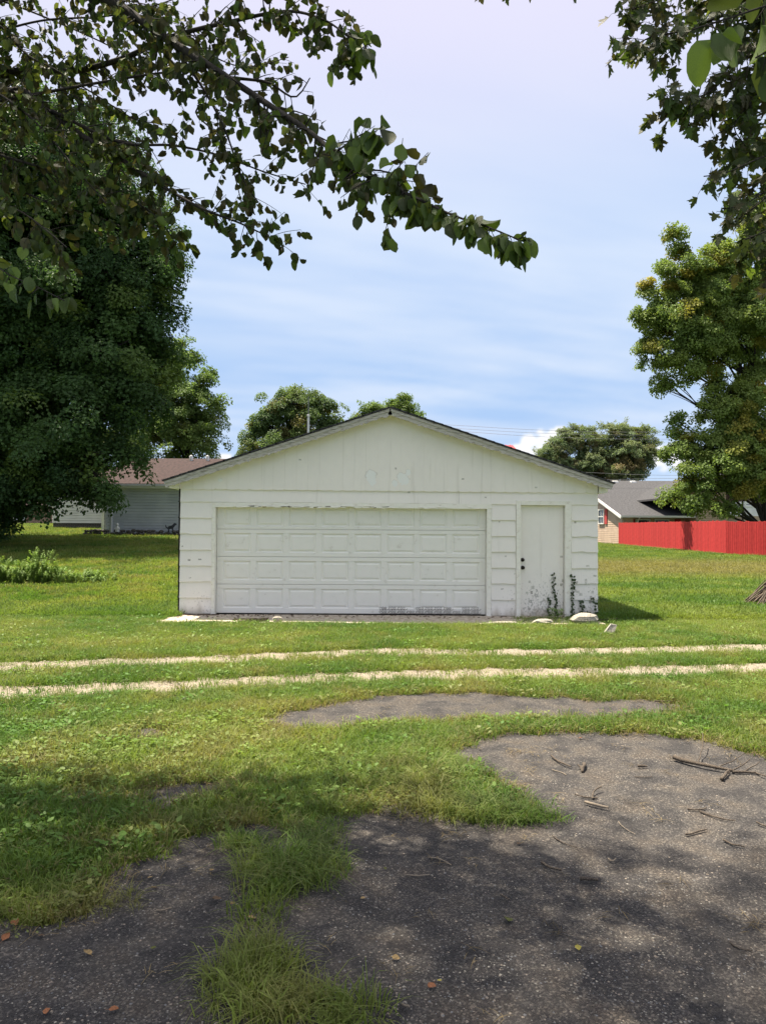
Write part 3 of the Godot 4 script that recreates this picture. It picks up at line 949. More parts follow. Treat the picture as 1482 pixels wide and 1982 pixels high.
	var fig := thing("garden_figurine", "small white garden figurine standing in the stone border", "figurine", Vector3(-12.2, land(-12.2, 35.2) + 0.2, -35.2))
	b = Mb.new()
	b.tube([Vector3(0, 0, 0), Vector3(0, 0.10, 0), Vector3(0, 0.22, 0), Vector3(0, 0.27, 0), Vector3(0, 0.29, 0)], [0.10, 0.09, 0.07, 0.05, 0.03], 10)
	part("body", b.mesh(true), M.pale_figurine, fig)
	b = Mb.new()
	b.tube([Vector3(0, 0.28, 0), Vector3(0, 0.30, 0), Vector3(0, 0.35, 0.01), Vector3(0, 0.40, 0.0), Vector3(0, 0.42, 0)], [0.03, 0.055, 0.065, 0.045, 0.01], 10)
	part("head", b.mesh(true), M.pale_figurine, fig)
	b = Mb.new()
	b.tube([Vector3(-0.07, 0.22, 0), Vector3(-0.11, 0.14, 0.05), Vector3(-0.03, 0.13, 0.09)], [0.028, 0.026, 0.02], 7)
	b.tube([Vector3(0.07, 0.22, 0), Vector3(0.11, 0.14, 0.05), Vector3(0.03, 0.13, 0.09)], [0.028, 0.026, 0.02], 7)
	part("arms", b.mesh(true), M.pale_figurine, fig)
	var fox := thing("dog_figurine", "small dark animal figurine by the pale siding wall near the garage corner", "figurine", Vector3(-9.75, land(-9.75, 35.2) + 0.2, -35.2))
	b = Mb.new()
	b.tube([Vector3(-0.14, 0.16, 0), Vector3(-0.05, 0.22, 0), Vector3(0.06, 0.24, 0), Vector3(0.13, 0.30, 0), Vector3(0.17, 0.37, 0)], [0.05, 0.075, 0.08, 0.065, 0.05], 9)
	b.tube([Vector3(0.15, 0.37, 0), Vector3(0.20, 0.38, 0), Vector3(0.27, 0.36, 0)], [0.05, 0.05, 0.025], 8)
	part("body", b.mesh(true), M.dark_figurine, fox)
	for q in [[-0.1, 0.04], [-0.1, -0.04], [0.08, 0.04], [0.08, -0.04]]:
		b = Mb.new()
		b.tube([Vector3(q[0], 0.22, q[1]), Vector3(q[0] + 0.01, 0.1, q[1]), Vector3(q[0], 0.0, q[1])], [0.035, 0.022, 0.025], 7)
		part("leg", b.mesh(true), M.dark_figurine, fox)
	b = Mb.new()
	b.tube([Vector3(-0.14, 0.18, 0), Vector3(-0.22, 0.26, 0), Vector3(-0.24, 0.34, 0)], [0.03, 0.03, 0.012], 7)
	part("tail", b.mesh(true), M.dark_figurine, fox)

func stone(b: Mb, c: Vector3, r: Vector3) -> void:
	var ring := [[-0.8, 0.6], [-0.1, 1.0], [0.55, 0.85], [0.95, 0.4]]
	var rows := []
	for q in ring:
		var row := []
		for k in 7:
			var a := TAU * k / 7 + rr(-0.2, 0.2)
			var s := rr(0.85, 1.12)
			row.append(c + Vector3(cos(a) * r.x * q[1] * s, q[0] * r.y, sin(a) * r.z * q[1] * s))
		rows.append(row)
	for n in 3:
		for k in 7:
			b.quad(rows[n][k], rows[n + 1][k], rows[n + 1][(k + 1) % 7], rows[n][(k + 1) % 7])
	for k in range(1, 6):
		b.tri(rows[3][0], rows[3][k + 1], rows[3][k])

func make_far_left() -> void:
	var h := thing("brick_house", "distant tan brick house with brown roof under the big tree's low branches", "house")
	var b := Mb.new()
	b.box(Vector3(-46.0, 1.0, -80.0), Vector3(-30.6, 3.5, -70.0))
	part("wall", b.mesh(), M.tan_brick, h)
	b = Mb.new()
	slab(b, [Vector3(-46.6, 3.4, -69.4), Vector3(-46.6, 5.3, -75.0), Vector3(-30.0, 5.3, -75.0), Vector3(-30.0, 3.4, -69.4)], 0.1)
	slab(b, [Vector3(-30.0, 3.4, -80.6), Vector3(-30.0, 5.3, -75.0), Vector3(-46.6, 5.3, -75.0), Vector3(-46.6, 3.4, -80.6)], 0.1)
	part("roof", b.mesh(), M.red_brown_shingle, h)
	b = Mb.new()
	b.tri(Vector3(-30.62, 3.45, -80.0), Vector3(-30.62, 5.2, -75.0), Vector3(-30.62, 3.45, -70.0))
	part("gable_wall", b.mesh(), M.tan_brick, h)
	for x in [-33.2, -36.4]:
		window_in(h, "window", Vector3(x, 2.6, -69.98), 1.1, 1.2, 0.0, M.clean_white)
	b = Mb.new()
	b.box(Vector3(-46.6, 3.24, -69.42), Vector3(-30.0, 3.38, -69.38))
	part("fascia", b.mesh(), M.clean_white, h)

func make_right_house() -> void:
	var h := thing("beige_house", "beige sided house with big grey roof behind the red fence", "house")
	var b := Mb.new()
	var gx := 19.75
	b.box(Vector3(gx, -0.1, -92.0), Vector3(32.0, 2.7, -64.6))
	part("wall", b.mesh(), M.beige_vinyl, h)
	# gable end in courses, cut to the rake
	var y := 0.2
	while y < 6.3:
		var t := y + 0.16
		var cut := func(yy: float) -> float: return clampf((yy - 2.7) / 3.75, 0.0, 1.0) * 15.0
		b = Mb.new()
		var a0: float = cut.call(y)
		var a1: float = cut.call(t)
		b.quad(Vector3(gx - 0.03, y, -92.6 + a0), Vector3(gx - 0.01, t, -92.6 + a1), Vector3(gx - 0.01, t, -63.1 - a1), Vector3(gx - 0.03, y, -63.1 - a0))
		b.quad(Vector3(gx, y, -92.6 + a0), Vector3(gx - 0.03, y, -92.6 + a0), Vector3(gx - 0.03, y, -63.1 - a0), Vector3(gx, y, -63.1 - a0))
		part("siding_board", b.mesh(), M.beige_vinyl, h)
		y += 0.16
	b = Mb.new()
	b.box(Vector3(gx, 0.0, -64.6), Vector3(20.6, 2.65, -63.0))
	part("corner_wall", b.mesh(), M.beige_vinyl, h)
	b = Mb.new()
	slab(b, [Vector3(gx - 0.35, 2.66, -62.4), Vector3(gx - 0.35, 6.48, -78.0), Vector3(33.0, 6.48, -78.0), Vector3(26.2, 2.66, -62.4)], 0.12)
	slab(b, [Vector3(33.0, 2.66, -93.4), Vector3(33.0, 6.48, -78.0), Vector3(gx - 0.35, 6.48, -78.0), Vector3(gx - 0.35, 2.66, -93.4)], 0.12)
	part("roof", b.mesh(), M.grey_shingle, h)
	b = Mb.new()
	b.hexa([Vector3(gx - 0.40, 6.22, -78.0), Vector3(gx - 0.35, 6.22, -78.0), Vector3(gx - 0.35, 6.47, -78.0), Vector3(gx - 0.40, 6.47, -78.0), Vector3(gx - 0.40, 2.40, -62.4), Vector3(gx - 0.35, 2.40, -62.4), Vector3(gx - 0.35, 2.65, -62.4), Vector3(gx - 0.40, 2.65, -62.4)])
	part("rake_board", b.mesh(), M.clean_white, h)
	b = Mb.new()
	b.box(Vector3(gx - 0.4, 2.50, -62.38), Vector3(26.2, 2.66, -62.22))
	part("gutter", b.mesh(), M.gutter_white, h)
	b = Mb.new()
	b.tube([Vector3(20.9, 2.5, -62.3), Vector3(20.9, 2.25, -62.8), Vector3(20.9, 0.3, -62.9)], [0.06, 0.06, 0.06], 8)
	part("downspout", b.mesh(true), M.gutter_white, h)
	for x in [23.4, 25.2]:
		b = Mb.new()
		b.hexa([Vector3(x - 0.28, 5.9, -77.4), Vector3(x + 0.28, 5.9, -77.4), Vector3(x + 0.25, 6.42, -77.4), Vector3(x - 0.25, 6.42, -77.4), Vector3(x - 0.28, 5.9, -76.8), Vector3(x + 0.28, 5.9, -76.8), Vector3(x + 0.25, 6.36, -76.9), Vector3(x - 0.25, 6.36, -76.9)])
		part("roof_vent", b.mesh(), M.clean_white, h)
	# window with a red shutter in the gable end
	window_in(h, "window", Vector3(gx - 0.05, 2.65, -69.0), 1.75, 1.35, -PI / 2, M.clean_white, 4)
	b = Mb.new()
	b.box(Vector3(gx - 0.10, 1.98, -67.95), Vector3(gx - 0.03, 3.32, -67.25))
	part("shutter", b.mesh(), M.red_paint, h)
	# porch under the front eave
	for x in [21.9, 23.5]:
		window_in(h, "window", Vector3(x, 1.75, -64.58), 1.25, 1.3, 0.0, M.clean_white)
	for x in [20.95, 24.85]:
		b = Mb.new()
		b.box(Vector3(x - 0.25, 0.4, -64.6), Vector3(x + 0.25, 2.4, -64.5))
		part("shutter", b.mesh(), M.red_paint, h)
	# cross gable to the right
	b = Mb.new()
	b.box(Vector3(25.45, 0.0, -70.0), Vector3(27.75, 4.6, -62.0))
	part("cross_wing_wall", b.mesh(), M.beige_vinyl, h)
	courses(h, Vector3(25.45, 0, -62.0), Vector3(27.75, 0, -62.0), 1.2, 4.6, 0.16, M.beige_vinyl)
	b = Mb.new()
	slab(b, [Vector3(22.6, 4.1, -61.6), Vector3(22.6, 4.1, -72.0), Vector3(26.6, 6.0, -72.0), Vector3(26.6, 6.0, -61.6)], 0.15)
	slab(b, [Vector3(26.6, 6.0, -61.6), Vector3(26.6, 6.0, -72.0), Vector3(30.6, 4.1, -72.0), Vector3(30.6, 4.1, -61.6)], 0.15)
	part("cross_wing_roof", b.mesh(), M.grey_shingle, h)

	h = thing("white_house", "far white house beside the big maple, past the red fence", "house")
	b = Mb.new()
	b.box(Vector3(35.8, 0.0, -90.0), Vector3(52.0, 6.2, -80.0))
	part("wall", b.mesh(), M.far_white, h)
	courses(h, Vector3(35.8, 0, -80.0), Vector3(52.0, 0, -80.0), 0.4, 6.2, 0.2, M.far_white)
	b = Mb.new()
	slab(b, [Vector3(35.2, 6.1, -79.4), Vector3(35.2, 8.6, -85.0), Vector3(52.6, 8.6, -85.0), Vector3(52.6, 6.1, -79.4)], 0.12)
	part("roof", b.mesh(), M.grey_shingle, h)
	for q in [[36.7, 2.4], [38.3, 2.4], [41.3, 2.5], [42.4, 2.5], [38.2, 4.4], [43.6, 2.5]]:
		window_in(h, "window", Vector3(q[0], q[1], -79.98), 0.8, 0.9, 0.0, M.clean_white)

	h = thing("red_roofed_house", "tall house showing only its red metal roof behind the garage ridge", "house")
	b = Mb.new()
	b.box(Vector3(4.0, 0.0, -78.0), Vector3(12.0, 7.4, -68.5))
	part("wall", b.mesh(), M.far_white, h)
	b = Mb.new()
	slab(b, [Vector3(3.4, 7.2, -68.0), Vector3(3.4, 9.5, -73.0), Vector3(12.35, 9.5, -73.0), Vector3(13.15, 7.2, -68.0)], 0.1)
	slab(b, [Vector3(13.15, 7.2, -78.5), Vector3(12.35, 9.5, -73.0), Vector3(3.4, 9.5, -73.0), Vector3(3.4, 7.2, -78.5)], 0.1)
	b.tri(Vector3(12.36, 9.48, -73.0), Vector3(13.12, 7.2, -78.5), Vector3(13.12, 7.2, -68.0))
	part("roof", b.mesh(), M.red_metal, h)
	for k in 20:
		b = Mb.new()
		var x := 3.7 + 0.44 * k
		b.hexa([Vector3(x, 9.48, -73.0), Vector3(x + 0.05, 9.48, -73.0), Vector3(x + 0.05, 9.56, -73.0), Vector3(x, 9.56, -73.0), Vector3(x, 7.2, -68.0), Vector3(x + 0.05, 7.2, -68.0), Vector3(x + 0.05, 7.28, -68.0), Vector3(x, 7.28, -68.0)])
		part("standing_seam", b.mesh(), M.red_metal, h)

func make_fence() -> void:
	var runs := [[Vector2(19.42, 63.0), Vector2(19.3, 43.0), "long red board fence running back from the corner to the beige house"], [Vector2(19.30, 43.0), Vector2(23.6, 33.4), "nearer red board fence section leaving the corner towards the right"]]
	for r in runs:
		var a: Vector2 = r[0]
		var e: Vector2 = r[1]
		var f := thing("board_fence", r[2], "fence", Vector3(a.x, 0, -a.y), "red board fence sections")
		var n := int(a.distance_to(e) / 0.142)
		var t := (e - a).normalized()
		var out := Vector2(-t.y, t.x)
		if out.x > 0.0:
			out = -out
		var turn := Basis(Vector3(t.x, 0, -t.y), Vector3.UP, Vector3(t.x, 0, -t.y).cross(Vector3.UP))
		var shapes := []
		for k in 5:
			var b := Mb.new()
			b.cbox(Vector3(-0.068, 0, 0), Vector3(0.068, 1.83 + 0.012 * (k - 2), 0.02), 0.005)
			shapes.append(b.mesh())
		for k in n:
			var p := a.lerp(e, (k + 0.5) / n)
			var o := part("picket", shapes[rng.randi() % 5], [M.red_picket, M.red_picket_1, M.red_picket_2][rng.randi() % 3], f)
			var up := 0.06 + 0.10 * float(k) / n if r[1].y > 40.0 else 0.12
			o.transform = Transform3D(turn, Vector3(p.x, land(p.x, p.y) + up - 0.06, -p.y) + Vector3(out.x, 0, -out.y) * (0.02 + rr(0, 0.006)) - f.position)
		for y in [0.35, 1.5]:
			var b := Mb.new()
			b.tube([Vector3(a.x, y + land(a.x, a.y), -a.y) - f.position, Vector3(e.x, y + land(e.x, e.y), -e.y) - f.position], [0.045, 0.045], 4)
			part("rail", b.mesh(), M.red_picket, f)

func make_far_things() -> void:
	var mast := thing("service_mast", "thin pale metal mast rising behind the garage roof, left of the ridge", "mast", Vector3(-2.36, land(-2.36, 24.0), -24.0))
	var b := Mb.new()
	b.tube([Vector3(0, -0.1, 0), Vector3(0, 4.85, 0)], [0.036, 0.034], 10)
	part("pole", b.mesh(true), M.galvanised, mast)
	b = Mb.new()
	b.tube([Vector3(0, 4.85, 0), Vector3(0, 5.45, 0)], [0.014, 0.011], 8)
	part("rod", b.mesh(true), M.cable, mast)
	b = Mb.new()
	b.tube([Vector3(0, 4.80, 0), Vector3(0, 4.88, 0)], [0.045, 0.045], 10)
	part("collar", b.mesh(true), M.galvanised, mast)
	var lines := [
		["power_line", "topmost of the three thin wires above the garage's right roof slope", [-4.17, 12.14, -75.00, 5.99, 11.69, -75.00, 16.15, 11.19, -75.00, 27.84, 11.11, -75.00, 48.67, 11.75, -75.00]],
		["power_line", "middle one of the three thin wires above the garage's right roof slope", [-4.17, 11.83, -75.00, 5.99, 11.38, -75.00, 16.15, 10.89, -75.00, 27.84, 10.81, -75.00, 48.66, 11.34, -75.00]],
		["power_line", "lowest of the three thin wires above the garage's right roof slope", [-4.17, 11.53, -75.00, 6.00, 11.13, -75.00, 16.15, 10.53, -75.00, 27.84, 10.40, -75.00, 48.66, 10.93, -75.00]],
		["power_line", "thin wire crossing low in front of the round grey-green tree", [7.72, 7.25, -72.00, 19.66, 6.83, -72.00, 26.72, 6.63, -72.00, 36.95, 6.79, -72.00, 51.57, 7.51, -72.00]],
		["power_line", "lower of two wires passing close above the grey house roof", [7.51, 6.47, -70.00, 19.11, 6.07, -70.00, 25.98, 6.21, -70.00, 35.92, 6.27, -70.00, 50.13, 6.87, -70.00]]]
	for l in lines:
		var o := Mb.new()
		var c := curve(points(l[2]), 2.0)
		o.tube(c, taper(c.size(), 0.014, 0.014), 5)
		tag(part(l[0], o.mesh(true), M.cable), l[1], "power line", "overhead wires")
	for q in [[[-5.30, 18.06, -76.00], 0], [[49.82, 17.96, -74.00], 1], ]:
		pass
	var pole := thing("utility_pole", "thin dark pole in front of the far white house", "pole", Vector3(28.18, 0.2, -60.0))
	b = Mb.new()
	b.tube([Vector3(0, 0, 0), Vector3(0, 5.5, 0)], [0.09, 0.07], 8)
	part("pole_shaft", b.mesh(true), M.dark_trim, pole)
	b = Mb.new()
	b.box(Vector3(-0.35, 5.1, -0.05), Vector3(0.35, 5.2, 0.05))
	part("cross_arm", b.mesh(), M.dark_trim, pole)

# ---------------------------------------------------------------- trees
# a spray of small folded leaves along a few twigs, about one metre across at scale 1
func spray_mesh(leaves: int, size: float) -> ArrayMesh:
	var b := Mb.new()
	b.colored = true
	for k in leaves:
		var a := rr(0, TAU)
		var r := sqrt(rng.randf()) * 0.5
		var c := Vector3(cos(a) * r, rr(-0.16, 0.16) - 0.35 * r * r, sin(a) * r)
		var t := Vector3(cos(a) + rr(-0.8, 0.8), rr(-0.9, 0.15), sin(a) + rr(-0.8, 0.8)).normalized()
		var side := t.cross(Vector3(rr(-0.6, 0.6), 1, rr(-0.6, 0.6))).normalized()
		var up := side.cross(t)
		var l := size * rr(0.7, 1.25)
		var w := l * 0.42
		b.tint = Color.WHITE * rr(0.8, 1.2)
		var p0 := c
		var p1 := c + t * l * 0.45 + side * w + up * w * 0.35
		var p2 := c + t * l - up * l * 0.15
		var p3 := c + t * l * 0.45 - side * w + up * w * 0.35
		var q := b.p(p0)
		b.p(p1)
		b.p(p2)
		b.p(p3)
		b.f.append_array(PackedInt32Array([q, q + 1, q + 2, q, q + 2, q + 3]))
	return b.mesh()

func unit() -> Vector3:
	while true:
		var v := Vector3(rr(-1, 1), rr(-1, 1), rr(-1, 1))
		if v.length() < 1.0 and v.length() > 0.05:
			return v.normalized()
	return Vector3.UP

# lobes: x, y, z, half width, half height of the masses the crown is made of
func tree(called: String, label: String, base: Vector3, trunk_r: float, lobes: Array, per_m3: float, spray: Mesh, spray_size: float, cols: Array, seed_: int, clump_r := 0.6, lean := Vector3.ZERO) -> Node3D:
	rng.seed = seed_
	var t := thing(called, label, "tree", base)
	var mid := Vector3.ZERO
	var top := 0.0
	for k in range(0, lobes.size(), 5):
		mid += Vector3(lobes[k], lobes[k + 1], lobes[k + 2])
		top = maxf(top, lobes[k + 1])
	mid /= lobes.size() / 5.0
	var head := Vector3(lerpf(base.x, mid.x, 0.35), lerpf(base.y, top, 0.62), lerpf(base.z, mid.z, 0.35))
	var b := Mb.new()
	var line := curve([Vector3.ZERO, (head - base) * 0.35 + Vector3(rr(-0.2, 0.2), 0, rr(-0.2, 0.2)), (head - base) * 0.7 + Vector3(rr(-0.3, 0.3), 0, rr(-0.3, 0.3)), head - base], 0.6)
	var rad := taper(line.size(), trunk_r, trunk_r * 0.2)
	rad[0] = trunk_r * 1.35
	b.tube(line, rad, 10)
	part("trunk", b.mesh(true), M.bark, t)
	var patch := noise(FastNoiseLite.TYPE_SIMPLEX_SMOOTH, 0.35, seed_, 3)
	var where := []
	var tints := []
	for k in range(0, lobes.size(), 5):
		var c := Vector3(lobes[k], lobes[k + 1], lobes[k + 2])
		var r := Vector3(lobes[k + 3], lobes[k + 4], lobes[k + 3])
		# a limb into each mass and boughs out of it
		var frm: Vector3 = line[clampi(int(line.size() * clampf((c.y - base.y) / (head.y - base.y) - 0.3, 0.12, 0.9)), 0, line.size() - 1)]
		b = Mb.new()
		var lp := curve([frm, frm.lerp(c - base, 0.5) + Vector3(0, 0.12, 0) * r.x, c - base], 0.5)
		b.tube(lp, taper(lp.size(), trunk_r * 0.34, trunk_r * 0.1), 6)
		for q in 7:
			var e := c + unit() * r * 0.85 - base
			var st: Vector3 = lp[rng.randi_range(lp.size() / 2, lp.size() - 1)]
			var bp := curve([st, st.lerp(e, 0.5) + Vector3(0, 0.15 * r.x, 0), e], 0.5)
			b.tube(bp, taper(bp.size(), trunk_r * 0.13, 0.012), 5, false)
		part("limb", b.mesh(true), M.bark, t)
		var vol := 4.19 * r.x * r.x * r.y
		var clumps := int(vol * per_m3 / 9.0) + 2
		for q in clumps:
			var u := unit() * pow(rng.randf(), 0.42)
			var cc := c + u * r + unit() * 0.25 * clump_r
			var cr := clump_r * rr(0.6, 1.35)
			var count := rng.randi_range(6, 12)
			if rng.randf() < 0.26:
				cc = c + u.normalized() * r * rr(1.0, 1.27) + Vector3(0, rr(0, 0.3) * cr, 0)
				cr *= 0.45
				count = rng.randi_range(2, 4)
			var pn := patch.get_noise_3d(cc.x, cc.y, cc.z)
			var tone: Color = cols[0].lerp(cols[1], clampf(0.5 + 1.2 * pn + rr(-0.15, 0.15), 0.0, 1.0))
			if cols.size() > 2 and rng.randf() < cols[3]:
				tone = tone.lerp(cols[2], rr(0.4, 1.0))
			for n in count:
				var o := unit() * cr * pow(rng.randf(), 0.5)
				o.y *= 0.6
				o.y -= 0.25 * (o.x * o.x + o.z * o.z) / cr
				var out := (u * Vector3(1, 0.5, 1) + unit() * 0.55 + Vector3(0, 0.75, 0)).normalized()
				var xa := out.cross(unit()).normalized()
				var s := spray_size * rr(0.75, 1.3)
				where.append(Transform3D(Basis(xa, out, xa.cross(out)).scaled(Vector3(s, s, s)), cc + o - base))
				tints.append(tone * rr(0.8, 1.2))
	copies("crown", spray, M.leafage, where, tints, t)
	return t

func make_trees() -> void:
	rng.seed = 41
	var small := spray_mesh(64, 0.115)
	var mid := spray_mesh(44, 0.17)
	var fine := spray_mesh(54, 0.15)
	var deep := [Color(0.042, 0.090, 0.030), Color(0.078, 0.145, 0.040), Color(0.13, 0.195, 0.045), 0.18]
	var left := [-15.0, 14.4, -29.5, 5.0, 3.0, -12.6, 16.7, -29.5, 2.4, 1.7, -10.5, 16.0, -29.5, 1.1, 1.2, -10.6, 13.2, -28.5, 2.2, 2.0, -9.7, 11.1, -28.0, 1.9, 1.8, -13.5, 9.8, -29.0, 4.6, 3.4, -9.4, 9.3, -28.0, 1.7, 1.6, -9.8, 7.1, -27.5, 2.2, 2.0, -11.3, 5.2, -26.8, 2.7, 2.0, -12.1, 3.8, -26.3, 2.4, 1.4, -10.1, 3.7, -26.0, 1.1, 1.1, -9.5, 2.8, -25.6, 0.5, 0.7, -11.0, 2.7, -25.7, 0.8, 0.6, -12.8, 2.7, -25.8, 1.2, 0.7, -14.8, 3.2, -27.0, 2.6, 1.8, -18.2, 10.9, -30.0, 6.0, 6.0, -17.9, 5.4, -29.0, 5.0, 3.4, -8.6, 8.7, -28.5, 0.8, 0.9, -8.1, 10.5, -28.5, 0.6, 0.6, -8.6, 12.2, -28.5, 0.9, 0.9, -9.2, 5.8, -27.5, 0.9, 1.1, -8.0, 9.5, -28.5, 0.4, 0.4, -8.0, 7.2, -28.0, 0.5, 0.5, -8.8, 4.1, -26.5, 0.3, 0.4]
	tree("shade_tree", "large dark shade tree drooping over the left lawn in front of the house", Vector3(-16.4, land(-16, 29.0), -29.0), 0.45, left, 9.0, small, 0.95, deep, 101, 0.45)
	var bright := [Color(0.125, 0.20, 0.062), Color(0.165, 0.245, 0.068), Color(0.17, 0.20, 0.06), 0.1]
	tree("leafy_tree", "brighter green tree above the red-brown roof, left of the garage", Vector3(-12.5, land(-12.5, 49.0), -49.0), 0.3, [-11.6, 10.0, -48.0, 1.6, 1.5, -12.4, 9.0, -48.0, 2.0, 1.8, -13.4, 7.4, -48.0, 2.6, 2.2, -10.9, 6.5, -47.0, 1.1, 1.2, -11.6, 7.9, -48.0, 1.5, 1.5, -14.7, 11.5, -49.0, 2.4, 2.4, -16.7, 8.9, -50.0, 3.0, 3.0, -13.4, 12.5, -49.0, 1.5, 1.5], 7.0, mid, 0.8, bright, 102, 0.5)
	var mixed := [Color(0.12, 0.19, 0.075), Color(0.16, 0.225, 0.078), Color(0.17, 0.16, 0.055), 0.2]
	tree("round_tree", "broad green tree behind the thin mast, over the garage's left roof slope", Vector3(-6.6, land(-7, 60.0), -60.0), 0.35, [-6.8, 11.9, -60.0, 1.5, 1.3, -8.0, 10.9, -60.0, 1.7, 1.4, -9.4, 9.9, -60.0, 1.5, 1.2, -5.8, 10.5, -60.0, 2.0, 1.6, -4.2, 10.3, -60.0, 1.3, 1.6, -3.5, 8.9, -60.0, 1.0, 1.2, -10.2, 7.8, -60.0, 1.6, 1.2, -8.2, 8.5, -60.0, 2.4, 1.6, -5.8, 8.5, -60.0, 2.8, 1.6, -11.0, 6.8, -60.0, 1.0, 0.8], 8.0, mid, 0.85, mixed, 103, 0.5)
	tree("tree_top", "lower left one of two small treetops peeking over the garage ridge", Vector3(-1.6, 0.6, -85.0), 0.3, [-1.5, 14.7, -85.0, 1.0, 1.1, -1.0, 13.9, -85.0, 1.4, 1.1, -2.4, 13.4, -85.0, 1.4, 1.6], 8.0, mid, 1.0, bright, 104, 0.6)
	tree("tree_top", "taller pale treetop just right of the garage ridge", Vector3(2.2, 0.6, -88.0), 0.3, [2.1, 16.2, -88.0, 1.2, 1.1, 1.7, 15.1, -88.0, 1.4, 1.2, 3.0, 15.0, -88.0, 1.0, 1.2, 2.3, 12.9, -88.0, 2.4, 2.2], 8.0, mid, 1.0, bright, 105, 0.6)
	var olive := [Color(0.16, 0.23, 0.11), Color(0.21, 0.245, 0.12), Color(0.25, 0.20, 0.10), 0.15]
	tree("spreading_tree", "wide grey-green tree behind the grey roofed house, right of the garage", Vector3(23.0, 0.4, -88.0), 0.4, [17.4, 9.6, -86.0, 1.6, 1.1, 19.4, 10.6, -86.0, 1.9, 1.6, 21.4, 11.6, -86.0, 2.2, 1.4, 23.8, 11.6, -86.0, 2.0, 1.6, 26.1, 11.9, -86.0, 2.2, 1.5, 28.4, 12.0, -86.0, 1.7, 1.7, 29.6, 10.5, -86.0, 1.3, 1.3, 27.6, 9.9, -86.0, 3.0, 1.8, 23.2, 9.3, -86.0, 3.2, 1.8, 20.3, 8.4, -86.0, 2.6, 1.5, 26.1, 8.2, -86.0, 3.0, 1.6, 28.7, 8.5, -86.0, 1.4, 1.2, 30.5, 10.4, -86.0, 0.6, 0.6], 9.0, fine, 0.9, olive, 106, 0.5)
	var maple := [Color(0.165, 0.245, 0.066), Color(0.235, 0.305, 0.075), Color(0.36, 0.31, 0.06), 0.12]
	tree("maple_tree", "tall maple touched with yellow behind the red fence, at the right", Vector3(26.4, 0.25, -52.6), 0.3, [20.1, 21.2, -52.0, 0.7, 1.5, 19.7, 18.7, -52.0, 1.4, 1.5, 21.3, 19.1, -52.0, 1.5, 1.7, 18.6, 16.2, -52.0, 1.4, 1.2, 20.7, 15.8, -52.0, 2.3, 1.8, 18.4, 13.7, -52.0, 1.2, 1.2, 20.4, 13.0, -52.0, 1.9, 1.5, 19.3, 11.4, -52.0, 0.9, 0.9, 23.2, 18.7, -52.0, 1.8, 2.3, 24.3, 15.9, -52.0, 2.0, 2.3, 26.2, 19.1, -53.1, 1.8, 2.5, 22.0, 14.3, -51.4, 1.4, 1.4, 25.7, 12.4, -52.5, 1.4, 2.0, 22.1, 11.2, -50.8, 1.0, 1.0, 21.3, 9.6, -50.8, 0.8, 0.7, 19.5, 8.8, -50.8, 0.7, 1.0, 19.2, 6.9, -50.8, 0.7, 0.6, 20.5, 7.0, -50.3, 1.2, 0.8, 23.1, 9.2, -50.3, 1.7, 1.7, 24.5, 8.1, -49.7, 1.8, 2.0, 22.8, 6.1, -49.7, 2.1, 1.6, 19.6, 4.9, -49.3, 1.1, 0.8, 18.5, 3.7, -49.0, 0.7, 0.6, 20.5, 3.5, -49.0, 1.4, 0.9, 23.7, 4.9, -49.5, 1.4, 1.1, 22.2, 3.2, -49.0, 0.8, 0.6, 29.5, 15.5, -53.1, 3.4, 5.1, 29.5, 7.4, -52.0, 3.6, 3.4, 23.2, 13.4, -52.0, 1.7, 1.6, 24.3, 10.8, -51.4, 1.4, 1.4, 19.3, 17.3, -52.0, 1.0, 1.0, 21.2, 17.1, -51.4, 1.6, 1.4, 22.2, 15.7, -51.4, 1.6, 1.7, 25.2, 22.1, -52.5, 1.2, 1.4, 26.6, 21.4, -52.5, 1.6, 1.8, 23.2, 20.1, -52.0, 1.1, 1.4, 25.1, 15.9, -50.8, 1.5, 1.6, 23.3, 4.5, -49.3, 1.3, 0.8, 24.7, 5.8, -49.7, 1.8, 1.7, 21.9, 7.2, -50.3, 1.5, 1.1, 26.3, 23.2, -52.5, 1.6, 1.7, 20.5, 5.6, -49.7, 1.2, 1.0, 17.7, 15.8, -52.0, 0.6, 0.7, 18.3, 18.0, -52.0, 0.7, 0.8], 13.0, mid, 0.85, maple, 107, 0.45)
	var far := [Color(0.08, 0.12, 0.048), Color(0.11, 0.15, 0.05)]
	# trees that stand past the ends of the view, closing the horizon between the houses
	tree("distant_tree", "distant trees' nearest crown at the far left edge above the brick house", Vector3(-52.0, 1.5, -95.0), 0.4, [-52.0, 7.0, -95.0, 6.0, 5.0, -46.0, 6.0, -96.0, 5.0, 4.0, -40.0, 5.5, -97.0, 5.0, 3.6], 3.0, mid, 1.7, far, 108, 1.0)

